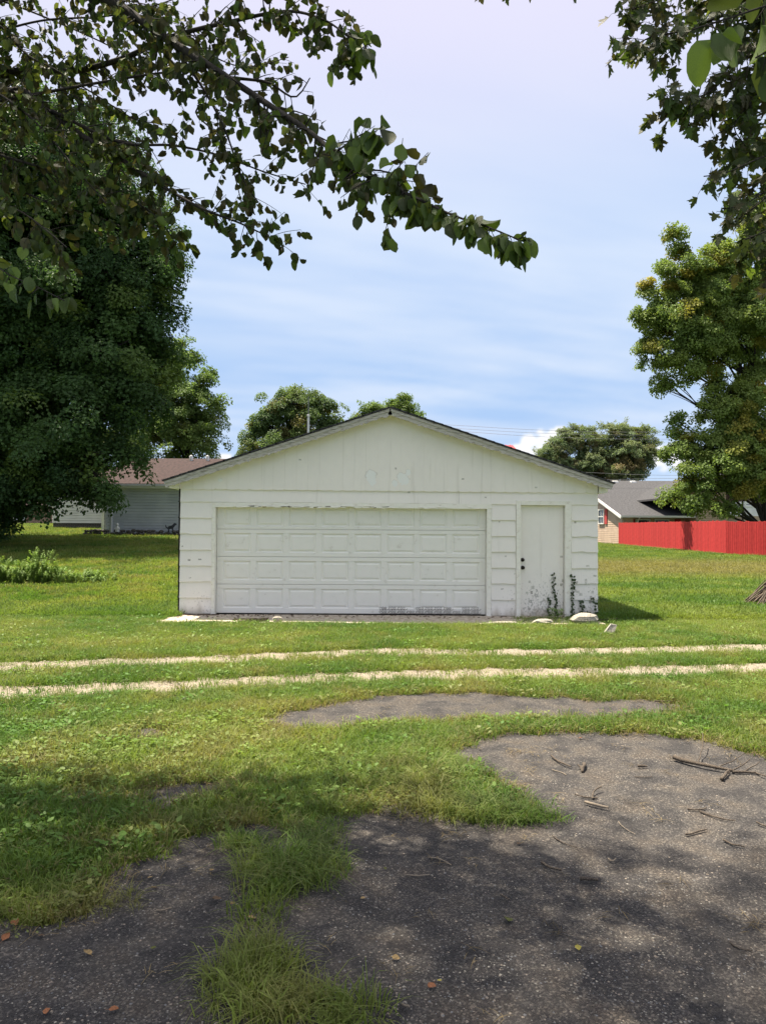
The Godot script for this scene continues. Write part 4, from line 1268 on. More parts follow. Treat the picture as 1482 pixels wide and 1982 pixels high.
# ---------------------------------------------------------------- near branches
# an ovate leaf hanging from its stalk at the origin: stalk along -y, blade about 1 long below it
func ovate(fold: float, curl: float, twist: float, jag: float, width := 0.37) -> ArrayMesh:
	var b := Mb.new()
	var ws := [0.02, 0.62, 0.93, 1.0, 0.92, 0.72, 0.42, 0.0]
	var ts := [0.0, 0.07, 0.2, 0.36, 0.54, 0.72, 0.87, 1.0]
	var rows := []
	for k in ts.size():
		var a: float = curl * ts[k]
		var y: float = -0.28 - (sin(a) / curl if absf(curl) > 0.05 else ts[k])
		var z: float = (1.0 - cos(a)) / curl if absf(curl) > 0.05 else 0.0
		var w: float = ws[k] * width * (1.0 + rr(-jag, jag))
		var tw: float = twist * ts[k]
		var row := []
		for s in [-1.0, -0.5, 0.0, 0.5, 1.0]:
			var lift: float = fold * absf(s) * w * (0.7 + 0.6 * absf(s))
			row.append(Vector3(s * w * cos(tw) - lift * sin(tw), y + (0.04 if absf(s) > 0.9 and k > 0 and k < 7 else 0.0) * rr(-1.0, 1.0), z + lift * cos(tw) + s * w * sin(tw)))
		rows.append(row)
	var idx := []
	for row in rows:
		var i := []
		for q in row:
			i.append(b.p(q))
		idx.append(i)
	for k in rows.size() - 1:
		for s in 4:
			b.f.append_array(PackedInt32Array([idx[k][s], idx[k][s + 1], idx[k + 1][s + 1], idx[k][s], idx[k + 1][s + 1], idx[k + 1][s]]))
	b.tube([Vector3.ZERO, Vector3(0.0, -0.15, 0.02), Vector3(0, -0.30, 0)], [0.012, 0.01, 0.012], 3, false)
	return b.mesh(true)

# a deeply cut maple leaf hanging the same way
func lobed(fold: float, curl: float) -> ArrayMesh:
	var half := [[0.02, -0.30], [0.16, -0.28], [0.36, -0.24], [0.31, -0.36], [0.25, -0.46], [0.38, -0.50], [0.42, -0.56], [0.60, -0.72], [0.46, -0.74], [0.40, -0.84], [0.22, -0.76], [0.20, -0.88], [0.31, -1.02], [0.19, -1.04], [0.14, -1.18], [0.0, -1.40]]
	var poly := PackedVector2Array()
	for q in half:
		poly.append(Vector2(q[0] * rr(0.92, 1.08), q[1]))
	for k in range(half.size() - 2, -1, -1):
		poly.append(Vector2(-half[k][0] * rr(0.92, 1.08) - 0.001, half[k][1]))
	var b := Mb.new()
	for q in poly:
		var y := q.y
		b.p(Vector3(q.x, y * (1.0 - 0.1 * absf(curl)), fold * absf(q.x) + curl * (y + 0.3) * (y + 0.3) * 0.5))
	var ix := Geometry2D.triangulate_polygon(poly)
	for n in ix:
		b.f.append(n)
	var k0 := b.v.size()
	b.tube([Vector3.ZERO, Vector3(0.0, -0.15, 0.02), Vector3(0, -0.31, 0)], [0.010, 0.009, 0.01], 3, false)
	return b.mesh()

class Leafing:
	var where := []
	var tone := []

# grow side shoots with hanging leaves along a limb; a leaf is (transform, tone)
func shoots(parent: Node3D, limb: Array, r0: float, r1: float, from: float, gap: float, length: Vector2, leaf: Vector2, leaf_gap: float, droop: float, into: Leafing, twig_name := "twig") -> void:
	var b := Mb.new()
	var line := curve(limb, 0.05)
	var rad := taper(line.size(), r0, r1)
	b.tube(line, rad, 7)
	part("limb", b.mesh(true), M.bark, parent)
	b = Mb.new()
	var s := 0.0
	var total := line.size() * 0.05
	while s < total:
		if s / total >= from:
			var k := clampi(int(s / 0.05), 1, line.size() - 2)
			var t: Vector3 = (line[k + 1] - line[k - 1]).normalized()
			var side := t.cross(unit()).normalized()
			var go := (t * rr(0.2, 0.9) + side * rr(0.5, 1.0) + Vector3(0, rr(-0.3, 0.25), 0)).normalized()
			var n := rr(length.x, length.y) * (1.0 - 0.4 * s / total)
			var e: Vector3 = line[k] + go * n + Vector3(0, -droop * n * n, 0)
			var tw := curve([line[k], line[k] + go * n * 0.5 + Vector3(0, -0.1 * droop * n * n, 0), e], 0.03)
			b.tube(tw, taper(tw.size(), clampf(rad[k] * 0.5, 0.002, 0.006), 0.0012), 4, false)
			hang(tw, leaf, leaf_gap, into)
			if n > 0.3:
				for q in 2:
					var m := rng.randi_range(2, tw.size() - 2)
					var g2 := (go + unit() * 0.9).normalized()
					var n2 := n * rr(0.3, 0.6)
					var w2 := curve([tw[m], tw[m] + g2 * n2 * 0.5, tw[m] + g2 * n2 + Vector3(0, -droop * n2 * n2 * 1.5, 0)], 0.03)
					b.tube(w2, taper(w2.size(), 0.002, 0.001), 3, false)
					hang(w2, leaf, leaf_gap, into)
		s += gap * rr(0.6, 1.4)
	if b.v.size():
		tag(part(twig_name, b.mesh(true), M.bark, parent), "", "", "", "stuff")

func hang(tw: Array, leaf: Vector2, gap: float, into: Leafing) -> void:
	var s := 0.04
	var total := tw.size() * 0.03
	while s < total:
		var k := clampi(int(s / 0.03), 0, tw.size() - 1)
		var t: Vector3 = (tw[mini(k + 1, tw.size() - 1)] - tw[maxi(k - 1, 0)]).normalized()
		var down := (Vector3(rr(-0.45, 0.45), -1.0, rr(-0.45, 0.45)) + t * 0.35).normalized()
		if rng.randf() < 0.15:
			down = (down + unit() * 0.9).normalized()
		var face := Vector3(rr(-1, 1), rr(-0.2, 0.6), rr(-1, 1)).normalized()
		var x := (-down).cross(face).normalized()
		var sz := rr(leaf.x, leaf.y) * (rr(0.55, 1.0) if rng.randf() < 0.55 else 1.0)
		into.where.append(Transform3D(Basis(x, -down, x.cross(-down)).scaled(Vector3(sz, sz, sz)), tw[k]))
		var q := rng.randf()
		into.tone.append(0 if q < 0.45 else (2 if q < 0.72 else (1 if q < 0.90 else 3)))
		s += gap * rr(0.6, 1.4)

# hand the leaves to the tree: the largest in view as parts, the rest as one mass
func leave(parent: Node3D, l: Leafing, shapes: Array, most: int) -> void:
	var order := []
	for k in l.where.size():
		var o: Vector3 = l.where[k].origin
		var d := -o.z
		if d > 0.5 and absf(o.x) < 0.505 * d and absf(o.y - 1.6) < 0.69 * d:
			order.append([l.where[k].basis.x.length() / d, k])
	order.sort_custom(func(a, b): return a[0] > b[0])
	var single := {}
	for k in mini(most, order.size()):
		single[order[k][1]] = true
	var where := []
	var tints := []
	var shades := [Color(0.050, 0.070, 0.023), Color(0.074, 0.12, 0.029), Color(0.068, 0.066, 0.028), Color(0.15, 0.185, 0.04)]
	var sets := []
	for s in shapes.size():
		sets.append([[], []])
	for k in l.where.size():
		var s := rng.randi() % shapes.size()
		if single.has(k):
			var o := part("leaf", shapes[s], M["near_leaf_%d" % l.tone[k]], parent)
			o.transform = l.where[k]
		else:
			sets[s][0].append(l.where[k])
			sets[s][1].append(shades[l.tone[k]] * rr(0.75, 1.25))
	for s in shapes.size():
		if sets[s][0].size():
			copies("leaves", shapes[s], M.leafage, sets[s][0], sets[s][1], parent)

func make_near_trees() -> void:
	rng.seed = 88
	var shapes := [ovate(0.5, 0.5, 0.3, 0.1), ovate(0.9, 1.1, -0.4, 0.12), ovate(0.25, 0.2, 0.2, 0.08), ovate(1.5, 1.6, 0.8, 0.15, 0.3), ovate(0.7, -0.6, 0.5, 0.12), ovate(1.2, 0.9, -0.9, 0.15, 0.33)]
	var broad := [shapes[0], shapes[2], shapes[4]]
	var t := thing("overhanging_tree", "near tree at the left whose leafy branches hang across the top of the view", "tree")
	var foot := Vector3(-5.4, 0, -5.2)
	var b := Mb.new()
	var tr := curve([foot, foot + Vector3(0.1, 1.2, 0.05), foot + Vector3(0.3, 2.6, 0.1), foot + Vector3(0.7, 4.2, 0.1), foot + Vector3(0.7, 7.2, 0.0), foot + Vector3(0.6, 11.5, -0.6)], 0.3)
	var rad := taper(tr.size(), 0.24, 0.06)
	rad[0] = 0.34
	b.tube(tr, rad, 14)
	part("trunk", b.mesh(true), M.bark, t)
	var l := Leafing.new()
	# the long bough that reaches the middle of the picture
	shoots(t, [foot + Vector3(0.6, 3.9, 0.1), Vector3(-3.6, 5.9, -5.4)] + points([-2.05, 5.18, -5.00, -1.31, 4.55, -4.60, -0.90, 4.15, -4.30, -0.56, 3.79, -4.00, -0.38, 3.58, -3.80, -0.13, 3.20, -3.40, 0.07, 2.97, -3.10]), 0.06, 0.006, 0.42, 0.040, Vector2(0.12, 0.40), Vector2(0.05, 0.08), 0.026, 0.5, l)
	# its tip with the large fresh leaves
	var tip := Leafing.new()
	shoots(t, points([0.05, 2.99, -3.12, 0.17, 2.87, -2.98, 0.26, 2.77, -2.85, 0.36, 2.68, -2.72, 0.45, 2.59, -2.60, 0.48, 2.56, -2.56]), 0.0065, 0.002, 0.0, 0.017, Vector2(0.02, 0.06), Vector2(0.06, 0.085), 0.03, 0.4, tip)
	shoots(t, points([-0.25, 3.34, -3.55, -0.15, 3.36, -3.45, -0.11, 3.36, -3.40, -0.02, 3.33, -3.35]), 0.005, 0.002, 0.0, 0.022, Vector2(0.04, 0.13), Vector2(0.08, 0.125), 0.04, 0.0, tip)
	shoots(t, points([-0.13, 3.20, -3.40, -0.01, 3.15, -3.30, 0.05, 3.07, -3.20]), 0.005, 0.002, 0.0, 0.03, Vector2(0.05, 0.12), Vector2(0.07, 0.10), 0.04, 0.5, tip)
	# rising limb behind it, ending in the sprig near the top
	shoots(t, [foot + Vector3(0.45, 3.4, 0.1), Vector3(-3.9, 4.6, -5.8)] + points([-2.86, 4.93, -5.60, -2.28, 4.90, -5.50, -1.80, 4.89, -5.30, -1.45, 4.90, -5.10, -0.97, 4.81, -4.80, -0.58, 4.67, -4.50, -0.31, 4.40, -4.20, -0.18, 4.20, -4.05]), 0.045, 0.004, 0.42, 0.040, Vector2(0.12, 0.42), Vector2(0.05, 0.085), 0.026, 0.5, l)
	shoots(t, points([-0.24, 4.29, -4.10, -0.15, 4.17, -4.00, -0.10, 4.08, -3.95]), 0.004, 0.002, 0.1, 0.02, Vector2(0.05, 0.13), Vector2(0.08, 0.115), 0.04, 0.4, tip)
	# more boughs filling the upper left
	for q in [[-4.03, 6.16, -6.20, -3.07, 5.77, -6.00, -2.41, 5.46, -5.90, -1.85, 5.16, -5.80, -1.43, 5.02, -5.70], [-3.88, 5.10, -6.00, -2.95, 4.83, -5.80, -2.43, 4.54, -5.70, -2.00, 4.26, -5.60, -1.67, 3.95, -5.50], [-2.46, 6.02, -6.00, -1.85, 5.56, -5.80, -1.40, 5.15, -5.60, -1.02, 4.88, -5.40, -0.68, 4.89, -5.30], [-3.48, 4.12, -5.40, -2.71, 3.96, -5.20, -2.23, 3.73, -5.00, -1.85, 3.59, -4.90, -1.58, 3.45, -4.80], [-1.42, 4.60, -5.00, -1.25, 4.32, -5.00, -1.10, 4.16, -4.95, -0.99, 3.93, -4.90, -0.91, 3.64, -4.85]]:
		shoots(t, [foot + Vector3(0.65, 4.0, 0.1)] + points(q), 0.018, 0.003, 0.1, 0.085, Vector2(0.12, 0.40), Vector2(0.05, 0.08), 0.032, 0.6, l)
	# lower limbs
	shoots(t, [foot + Vector3(0.35, 2.9, 0.1), Vector3(-3.8, 4.2, -5.4)] + points([-2.60, 4.51, -5.10, -2.27, 4.36, -5.00, -1.96, 4.12, -4.90, -1.62, 3.86, -4.70, -1.33, 3.62, -4.50, -1.05, 3.42, -4.35, -0.82, 3.30, -4.25, -0.60, 3.15, -4.10]), 0.05, 0.003, 0.40, 0.040, Vector2(0.12, 0.38), Vector2(0.05, 0.075), 0.026, 0.5, l)
	shoots(t, points([-2.18, 4.31, -4.95, -1.69, 4.03, -4.80, -1.33, 3.96, -4.70, -1.01, 3.83, -4.55, -0.71, 3.66, -4.40, -0.45, 3.54, -4.30]), 0.012, 0.003, 0.1, 0.06, Vector2(0.10, 0.32), Vector2(0.05, 0.075), 0.036, 0.5, l)
	shoots(t, points([-0.90, 4.15, -4.30, -0.66, 4.12, -4.30, -0.51, 4.01, -4.25, -0.43, 4.15, -4.30]), 0.010, 0.003, 0.1, 0.07, Vector2(0.1, 0.25), Vector2(0.055, 0.08), 0.036, 0.5, l)
	shoots(t, points([-1.31, 4.55, -4.60, -1.09, 4.23, -4.60, -0.95, 3.95, -4.55, -0.84, 3.65, -4.50, -0.74, 3.50, -4.45]), 0.010, 0.003, 0.1, 0.06, Vector2(0.1, 0.28), Vector2(0.055, 0.08), 0.034, 0.5, l)
	shoots(t, [foot + Vector3(0.5, 3.3, 0.1)] + points([-3.36, 4.35, -5.20, -2.54, 4.04, -5.00, -2.15, 3.89, -4.90, -1.78, 3.75, -4.80, -1.42, 3.50, -4.60, -1.24, 3.28, -4.50]), 0.02, 0.003, 0.42, 0.042, Vector2(0.12, 0.36), Vector2(0.055, 0.08), 0.026, 0.6, l)
	shoots(t, [foot + Vector3(0.5, 3.3, 0.1)] + points([-3.82, 5.41, -5.60, -3.00, 5.19, -5.50, -2.43, 5.21, -5.40, -1.91, 5.18, -5.30, -1.48, 5.22, -5.20, -1.14, 5.30, -5.10]), 0.02, 0.003, 0.38, 0.08, Vector2(0.15, 0.42), Vector2(0.05, 0.085), 0.026, 0.5, l)
	shoots(t, [foot + Vector3(0.5, 3.3, 0.1)] + points([-3.41, 4.65, -5.00, -2.61, 4.40, -4.80, -2.15, 4.07, -4.60, -1.83, 3.71, -4.50, -1.60, 3.45, -4.40]), 0.02, 0.003, 0.42, 0.042, Vector2(0.12, 0.36), Vector2(0.05, 0.08), 0.026, 0.6, l)
	shoots(t, [foot + Vector3(0.5, 3.3, 0.1)] + points([-3.12, 3.74, -4.60, -2.47, 3.50, -4.40, -2.07, 3.36, -4.20, -1.85, 3.21, -4.10, -1.67, 3.06, -4.00]), 0.014, 0.003, 0.42, 0.042, Vector2(0.10, 0.32), Vector2(0.055, 0.08), 0.026, 0.6, l)
	shoots(t, [foot + Vector3(0.5, 3.3, 0.1)] + points([-2.07, 2.95, -3.40, -1.71, 2.74, -3.20, -1.53, 2.62, -3.10, -1.35, 2.53, -3.00, -1.24, 2.47, -2.95]), 0.008, 0.002, 0.3, 0.06, Vector2(0.05, 0.14), Vector2(0.06, 0.09), 0.04, 0.7, tip)  # joins the tip leaves, whose lighter tones imitate sun shining through here
	shoots(t, [foot + Vector3(0.5, 3.3, 0.1)] + points([-3.13, 5.13, -5.40, -2.49, 4.88, -5.30, -2.01, 4.57, -5.20, -1.69, 4.34, -5.10, -1.42, 4.25, -5.00]), 0.016, 0.003, 0.35, 0.042, Vector2(0.12, 0.36), Vector2(0.05, 0.08), 0.026, 0.6, l)
	for k in tip.where.size():
		tip.tone[k] = [1, 1, 3, 1, 3, 0][rng.randi() % 6]
	var all := Leafing.new()
	leave(t, tip, broad, 150)
	leave(t, l, shapes, 150)
	# the crown above the view that shades the driveway
	var twig := Mb.new()
	for k in 9:
		var a := TAU * k / 9.0 + rr(-0.3, 0.3)
		var o := Vector3(cos(a), 0, sin(a)) * rr(0.03, 0.24)
		var bs := Basis(Vector3.UP, rr(0, TAU)) * Basis(Vector3.RIGHT, rr(-1.1, -0.1))
		var sz := rr(0.08, 0.11)
		var lb := ovate(0.4, 0.5, 0.2, 0.05)
		var ar := lb.surface_get_arrays(0)
		var m := Mb.new()
		m.v = ar[Mesh.ARRAY_VERTEX]
		m.f = ar[Mesh.ARRAY_INDEX]
		twig.add(m, Transform3D(bs.scaled(Vector3(sz, sz, sz)), o + Vector3(0, rr(-0.08, 0.08), 0)))
	var twm := twig.mesh()
	canopy(t, twm, [[-2.6, 8.2, 5.2, 1.8, 0.9, 170], [-4.6, 7.6, 4.6, 1.9, 1.0, 260], [-3.2, 7.8, 3.2, 1.6, 0.8, 260], [-3.0, 8.0, 4.3, 1.2, 0.8, 230], [-4.1, 8.0, 4.2, 1.2, 0.8, 200], [-1.2, 8.6, 4.2, 1.5, 0.7, 190], [-5.6, 6.8, 5.8, 1.4, 0.9, 150], [-2.0, 8.4, 2.0, 1.6, 0.7, 230], [-4.5, 7.0, 2.0, 1.6, 0.9, 240], [-6.0, 7.0, 3.0, 1.6, 1.2, 250], [-3.4, 7.4, 0.4, 2.2, 1.0, 260]], tr)

	# right: maple boughs, and a sprig of large ovate leaves close to the lens
	var cut := [lobed(0.35, 0.3), lobed(0.7, 0.7), lobed(0.2, -0.3), lobed(1.0, 0.9)]
	var r := thing("overhanging_maple", "near maple at the upper right with deeply cut leaves", "tree")
	foot = Vector3(5.8, 0, -4.6)
	b = Mb.new()
	tr = curve([foot, foot + Vector3(-0.1, 1.5, 0.0), foot + Vector3(-0.2, 3.2, 0.1), foot + Vector3(-0.5, 6.2, 0.2), foot + Vector3(-1.6, 11.6, 0.2)], 0.3)
	rad = taper(tr.size(), 0.26, 0.06)
	rad[0] = 0.36
	b.tube(tr, rad, 14)
	part("trunk", b.mesh(true), M.bark, r)
	l = Leafing.new()
	shoots(r, [foot + Vector3(-0.2, 3.4, 0.1), Vector3(4.6, 5.4, -5.0)] + points([2.67, 5.10, -4.80, 2.31, 4.79, -4.60, 2.01, 4.66, -4.50, 1.73, 4.50, -4.40, 1.51, 4.40, -4.30, 1.39, 4.31, -4.25]), 0.05, 0.003, 0.4, 0.028, Vector2(0.10, 0.30), Vector2(0.065, 0.095), 0.028, 0.7, l)
	shoots(r, [foot + Vector3(-0.2, 3.6, 0.1)] + points([2.62, 4.87, -4.70, 2.26, 4.51, -4.50, 2.03, 4.29, -4.40, 1.83, 4.08, -4.30, 1.64, 3.99, -4.25, 1.58, 3.97, -4.25]), 0.02, 0.003, 0.1, 0.024, Vector2(0.10, 0.30), Vector2(0.065, 0.095), 0.026, 0.7, l)
	shoots(r, [foot + Vector3(-0.2, 3.6, 0.1)] + points([2.68, 4.45, -4.60, 2.32, 4.29, -4.50, 2.12, 4.08, -4.40, 2.00, 3.90, -4.35, 2.04, 3.78, -4.30]), 0.02, 0.003, 0.1, 0.024, Vector2(0.10, 0.30), Vector2(0.065, 0.095), 0.026, 0.7, l)
	shoots(r, [foot + Vector3(-0.2, 3.6, 0.1)] + points([2.57, 3.96, -4.40, 2.16, 3.70, -4.20, 1.94, 3.57, -4.10, 1.81, 3.50, -4.05, 1.68, 3.46, -4.00]), 0.012, 0.003, 0.2, 0.05, Vector2(0.06, 0.18), Vector2(0.065, 0.09), 0.045, 0.7, l)
	shoots(r, [foot + Vector3(-0.2, 3.6, 0.1)] + points([2.51, 3.64, -4.30, 2.16, 3.50, -4.20, 1.99, 3.39, -4.15, 1.89, 3.34, -4.10, 1.82, 3.33, -4.10]), 0.012, 0.003, 0.2, 0.05, Vector2(0.06, 0.20), Vector2(0.065, 0.09), 0.045, 0.7, l)
	shoots(r, [foot + Vector3(-0.2, 3.6, 0.1)] + points([2.33, 3.26, -3.90, 2.06, 3.16, -3.80, 1.85, 3.05, -3.70, 1.75, 3.01, -3.70]), 0.012, 0.003, 0.2, 0.06, Vector2(0.06, 0.20), Vector2(0.065, 0.09), 0.05, 0.7, l)
	shoots(r, [foot + Vector3(-0.2, 3.6, 0.1)] + points([2.80, 5.17, -4.80, 2.36, 4.96, -4.70, 1.99, 4.86, -4.60, 1.66, 4.79, -4.55, 1.46, 4.69, -4.50]), 0.016, 0.003, 0.1, 0.026, Vector2(0.10, 0.30), Vector2(0.065, 0.095), 0.028, 0.7, l)
	shoots(r, [foot + Vector3(-0.2, 3.6, 0.1)] + points([1.86, 2.70, -3.20, 1.68, 2.64, -3.10, 1.52, 2.58, -3.00]), 0.006, 0.002, 0.4, 0.06, Vector2(0.03, 0.10), Vector2(0.06, 0.08), 0.05, 0.7, l)
	for q in [[2.98, 4.07, -5.00, 2.59, 3.92, -4.90, 2.31, 3.77, -4.80, 2.21, 3.71, -4.80], [3.10, 3.89, -5.20, 2.71, 3.66, -5.00, 2.42, 3.52, -4.90, 2.29, 3.41, -4.90], [3.17, 3.60, -5.20, 2.71, 3.45, -5.00, 2.42, 3.35, -4.90], [3.10, 4.42, -5.20, 2.63, 4.26, -5.10, 2.37, 4.07, -5.00, 2.23, 4.03, -5.00], [2.80, 3.99, -4.70, 2.43, 3.72, -4.60, 2.19, 3.51, -4.50, 2.07, 3.42, -4.50]]:
		shoots(r, [foot + Vector3(-0.25, 4.0, 0.1)] + points(q), 0.016, 0.003, 0.0, 0.03, Vector2(0.10, 0.28), Vector2(0.06, 0.095), 0.03, 0.7, l)
	# sprays just dipping into the top edge
	shoots(r, [foot + Vector3(-0.2, 3.6, 0.1)] + points([2.31, 5.21, -4.60, 1.67, 4.96, -4.40, 1.22, 4.76, -4.30, 0.94, 4.66, -4.25, 0.73, 4.61, -4.20, 0.44, 4.62, -4.20, 0.32, 4.61, -4.20]), 0.014, 0.003, 0.45, 0.10, Vector2(0.05, 0.12), Vector2(0.06, 0.085), 0.05, 0.8, l)
	leave(r, l, cut, 300)
	canopy(r, twm, [[3.6, 8.0, 3.6, 1.5, 0.7, 70], [1.6, 8.8, 3.2, 1.5, 0.6, 110], [0.6, 8.4, 1.6, 1.5, 0.7, 130], [2.6, 8.4, 1.6, 1.6, 0.7, 120], [0.2, 9.0, 5.0, 1.3, 0.5, 60], [3.0, 8.6, 6.0, 1.3, 0.5, 45]], tr)

	var s := thing("young_tree", "young tree whose big ovate leaves hang close by in the top right corner", "tree")
	b = Mb.new()
	foot = Vector3(3.3, 0, -1.2)
	b.tube(curve([foot, foot + Vector3(0.05, 1.6, 0), foot + Vector3(-0.1, 3.4, -0.1), foot + Vector3(-0.2, 4.4, -0.1)], 0.2), taper(23, 0.05, 0.015), 10)
	part("trunk", b.mesh(true), M.bark, s)
	l = Leafing.new()
	shoots(s, [foot + Vector3(-0.05, 2.6, -0.05)] + points([1.16, 3.01, -1.90, 0.98, 2.88, -1.80, 0.84, 2.80, -1.75, 0.74, 2.74, -1.70, 0.68, 2.71, -1.68]), 0.008, 0.002, 0.1, 0.05, Vector2(0.04, 0.10), Vector2(0.075, 0.105), 0.05, 0.6, l)
	shoots(s, [foot + Vector3(0.0, 2.3, -0.05)] + points([1.16, 2.85, -1.90, 1.03, 2.81, -1.85, 0.93, 2.75, -1.80, 0.87, 2.71, -1.78]), 0.006, 0.002, 0.1, 0.05, Vector2(0.04, 0.10), Vector2(0.075, 0.105), 0.05, 0.6, l)
	for k in l.where.size():
		l.tone[k] = [1, 0, 0, 3][rng.randi() % 4]
	leave(s, l, broad, 300)

func canopy(parent: Node3D, twig: Mesh, lobes: Array, trunk: Array) -> void:
	var where := []
	var tints := []
	var b := Mb.new()
	for q in lobes:
		var c := Vector3(q[0], q[1], -q[2])
		var st: Vector3 = trunk[int(trunk.size() * 0.6)]
		var lp := curve([st, st.lerp(c + Vector3(-1.4, 4.7, -1.0), 0.5) + Vector3(0, 0.5, 0), c + Vector3(-1.4, 4.7, -1.0)], 0.3)
		b.tube(lp, taper(lp.size(), 0.05, 0.012), 6)
		for k in int(q[5] * 1.9):
			var p := c + Vector3(-1.4, 4.7, -1.0) + unit() * pow(rng.randf(), 0.45) * Vector3(q[3], q[4], q[3])
			where.append(Transform3D(Basis(Vector3.UP, rr(0, TAU)) * Basis(Vector3.RIGHT, rr(-0.5, 0.5)).scaled(Vector3.ONE * rr(0.5, 0.9)), p))
			tints.append(Color(0.05, 0.08, 0.024) * rr(0.8, 1.3))
	part("limb", b.mesh(true), M.bark, parent)
	copies("crown", twig, M.leafage, where, tints, parent)

# ---------------------------------------------------------------- grass and plants
func tuft(blades: int, spread: float, lo: float, hi: float, width: float, bend: float, straw: float) -> ArrayMesh:
	var b := Mb.new()
	b.colored = true
	for k in blades:
		var a := rr(0, TAU)
		var r := sqrt(rng.randf()) * spread
		var p := Vector3(cos(a) * r, -0.01, sin(a) * r)
		var a2 := a + rr(-1.2, 1.2)
		var go := Vector3(cos(a2), 0, sin(a2))
		var h := rr(lo, hi)
		var lean := bend * rr(0.2, 1.0)
		var a3 := a2 + PI / 2 + rr(-0.8, 0.8)
		var side := Vector3(cos(a3), 0, sin(a3)) * width * rr(0.6, 1.2) * 0.5
		b.tint = Color(1, 1, 1) * rr(0.75, 1.2)
		if rng.randf() < straw:
			b.tint = Color(2.6, 1.75, 1.7) * rr(0.8, 1.1)
		var p1 := p + Vector3(0, h * 0.5, 0) + go * h * lean * 0.22
		var p2 := p + Vector3(0, h * (0.9 - 0.22 * lean), 0) + go * h * lean * 0.62
		var p3 := p + Vector3(0, h * (1.0 - 0.42 * lean), 0) + go * h * lean * 1.0
		var q := b.p(p - side)
		b.p(p + side)
		b.p(p1 + side * 0.9)
		b.p(p1 - side * 0.9)
		b.p(p2 + side * 0.6)
		b.p(p2 - side * 0.6)
		b.p(p3)
		b.f.append_array(PackedInt32Array([q, q + 3, q + 2, q, q + 2, q + 1, q + 3, q + 5, q + 4, q + 3, q + 4, q + 2, q + 5, q + 6, q + 4]))
	return b.mesh()

func herb(leaves: int, spread: float, height: float, size: float) -> ArrayMesh:
	var b := Mb.new()
	b.colored = true
	for k in leaves:
		var a := rr(0, TAU)
		var r := sqrt(rng.randf()) * spread
		var c := Vector3(cos(a) * r, height * rr(0.4, 1.0), sin(a) * r)
		var n := Vector3(rr(-0.5, 0.5), 1, rr(-0.5, 0.5)).normalized()
		var x := n.cross(unit()).normalized() * size * rr(0.6, 1.3)
		var y := n.cross(x)
		b.tint = Color.WHITE * rr(0.8, 1.25)
		var q := b.p(c - x)
		b.p(c - x * 0.3 + y * 0.55)
		b.p(c + x * 0.5 + y * 0.45)
		b.p(c + x)
		b.p(c + x * 0.5 - y * 0.45)
		b.p(c - x * 0.3 - y * 0.55)
		b.f.append_array(PackedInt32Array([q, q + 1, q + 2, q, q + 2, q + 3, q, q + 3, q + 4, q, q + 4, q + 5]))
	return b.mesh()

func grass_tone(x: float, d: float) -> Color:
	var n := patchy.get_noise_2d(x, d)
	var n2 := wobble.get_noise_2d(x * 0.6 + 30.0, d * 0.6)
	var c := Color(0.105, 0.195, 0.034).lerp(Color(0.22, 0.28, 0.06), clampf(0.5 + 1.1 * n + 0.6 * n2, 0.0, 1.0))
	# straw-coloured dry lawn: right rear, and strips along the tracks
	var dry := smoothstep(22.0, 27.0, d) * smoothstep(40.0, 31.0, d) * smoothstep(2.0, 5.0, x) * 0.75
	dry = maxf(dry, 0.42 * smoothstep(0.12, 0.4, n2 + 0.3 * n) * smoothstep(14.0, 8.0, d))
	dry = maxf(dry, 0.5 * smoothstep(13.0, 17.0, d) * smoothstep(-0.1, 0.4, n2) * smoothstep(-3.0, -6.0, x))
	return c.lerp(Color(0.29, 0.245, 0.10), clampf(dry, 0.0, 0.8)) * rr(0.8, 1.2)

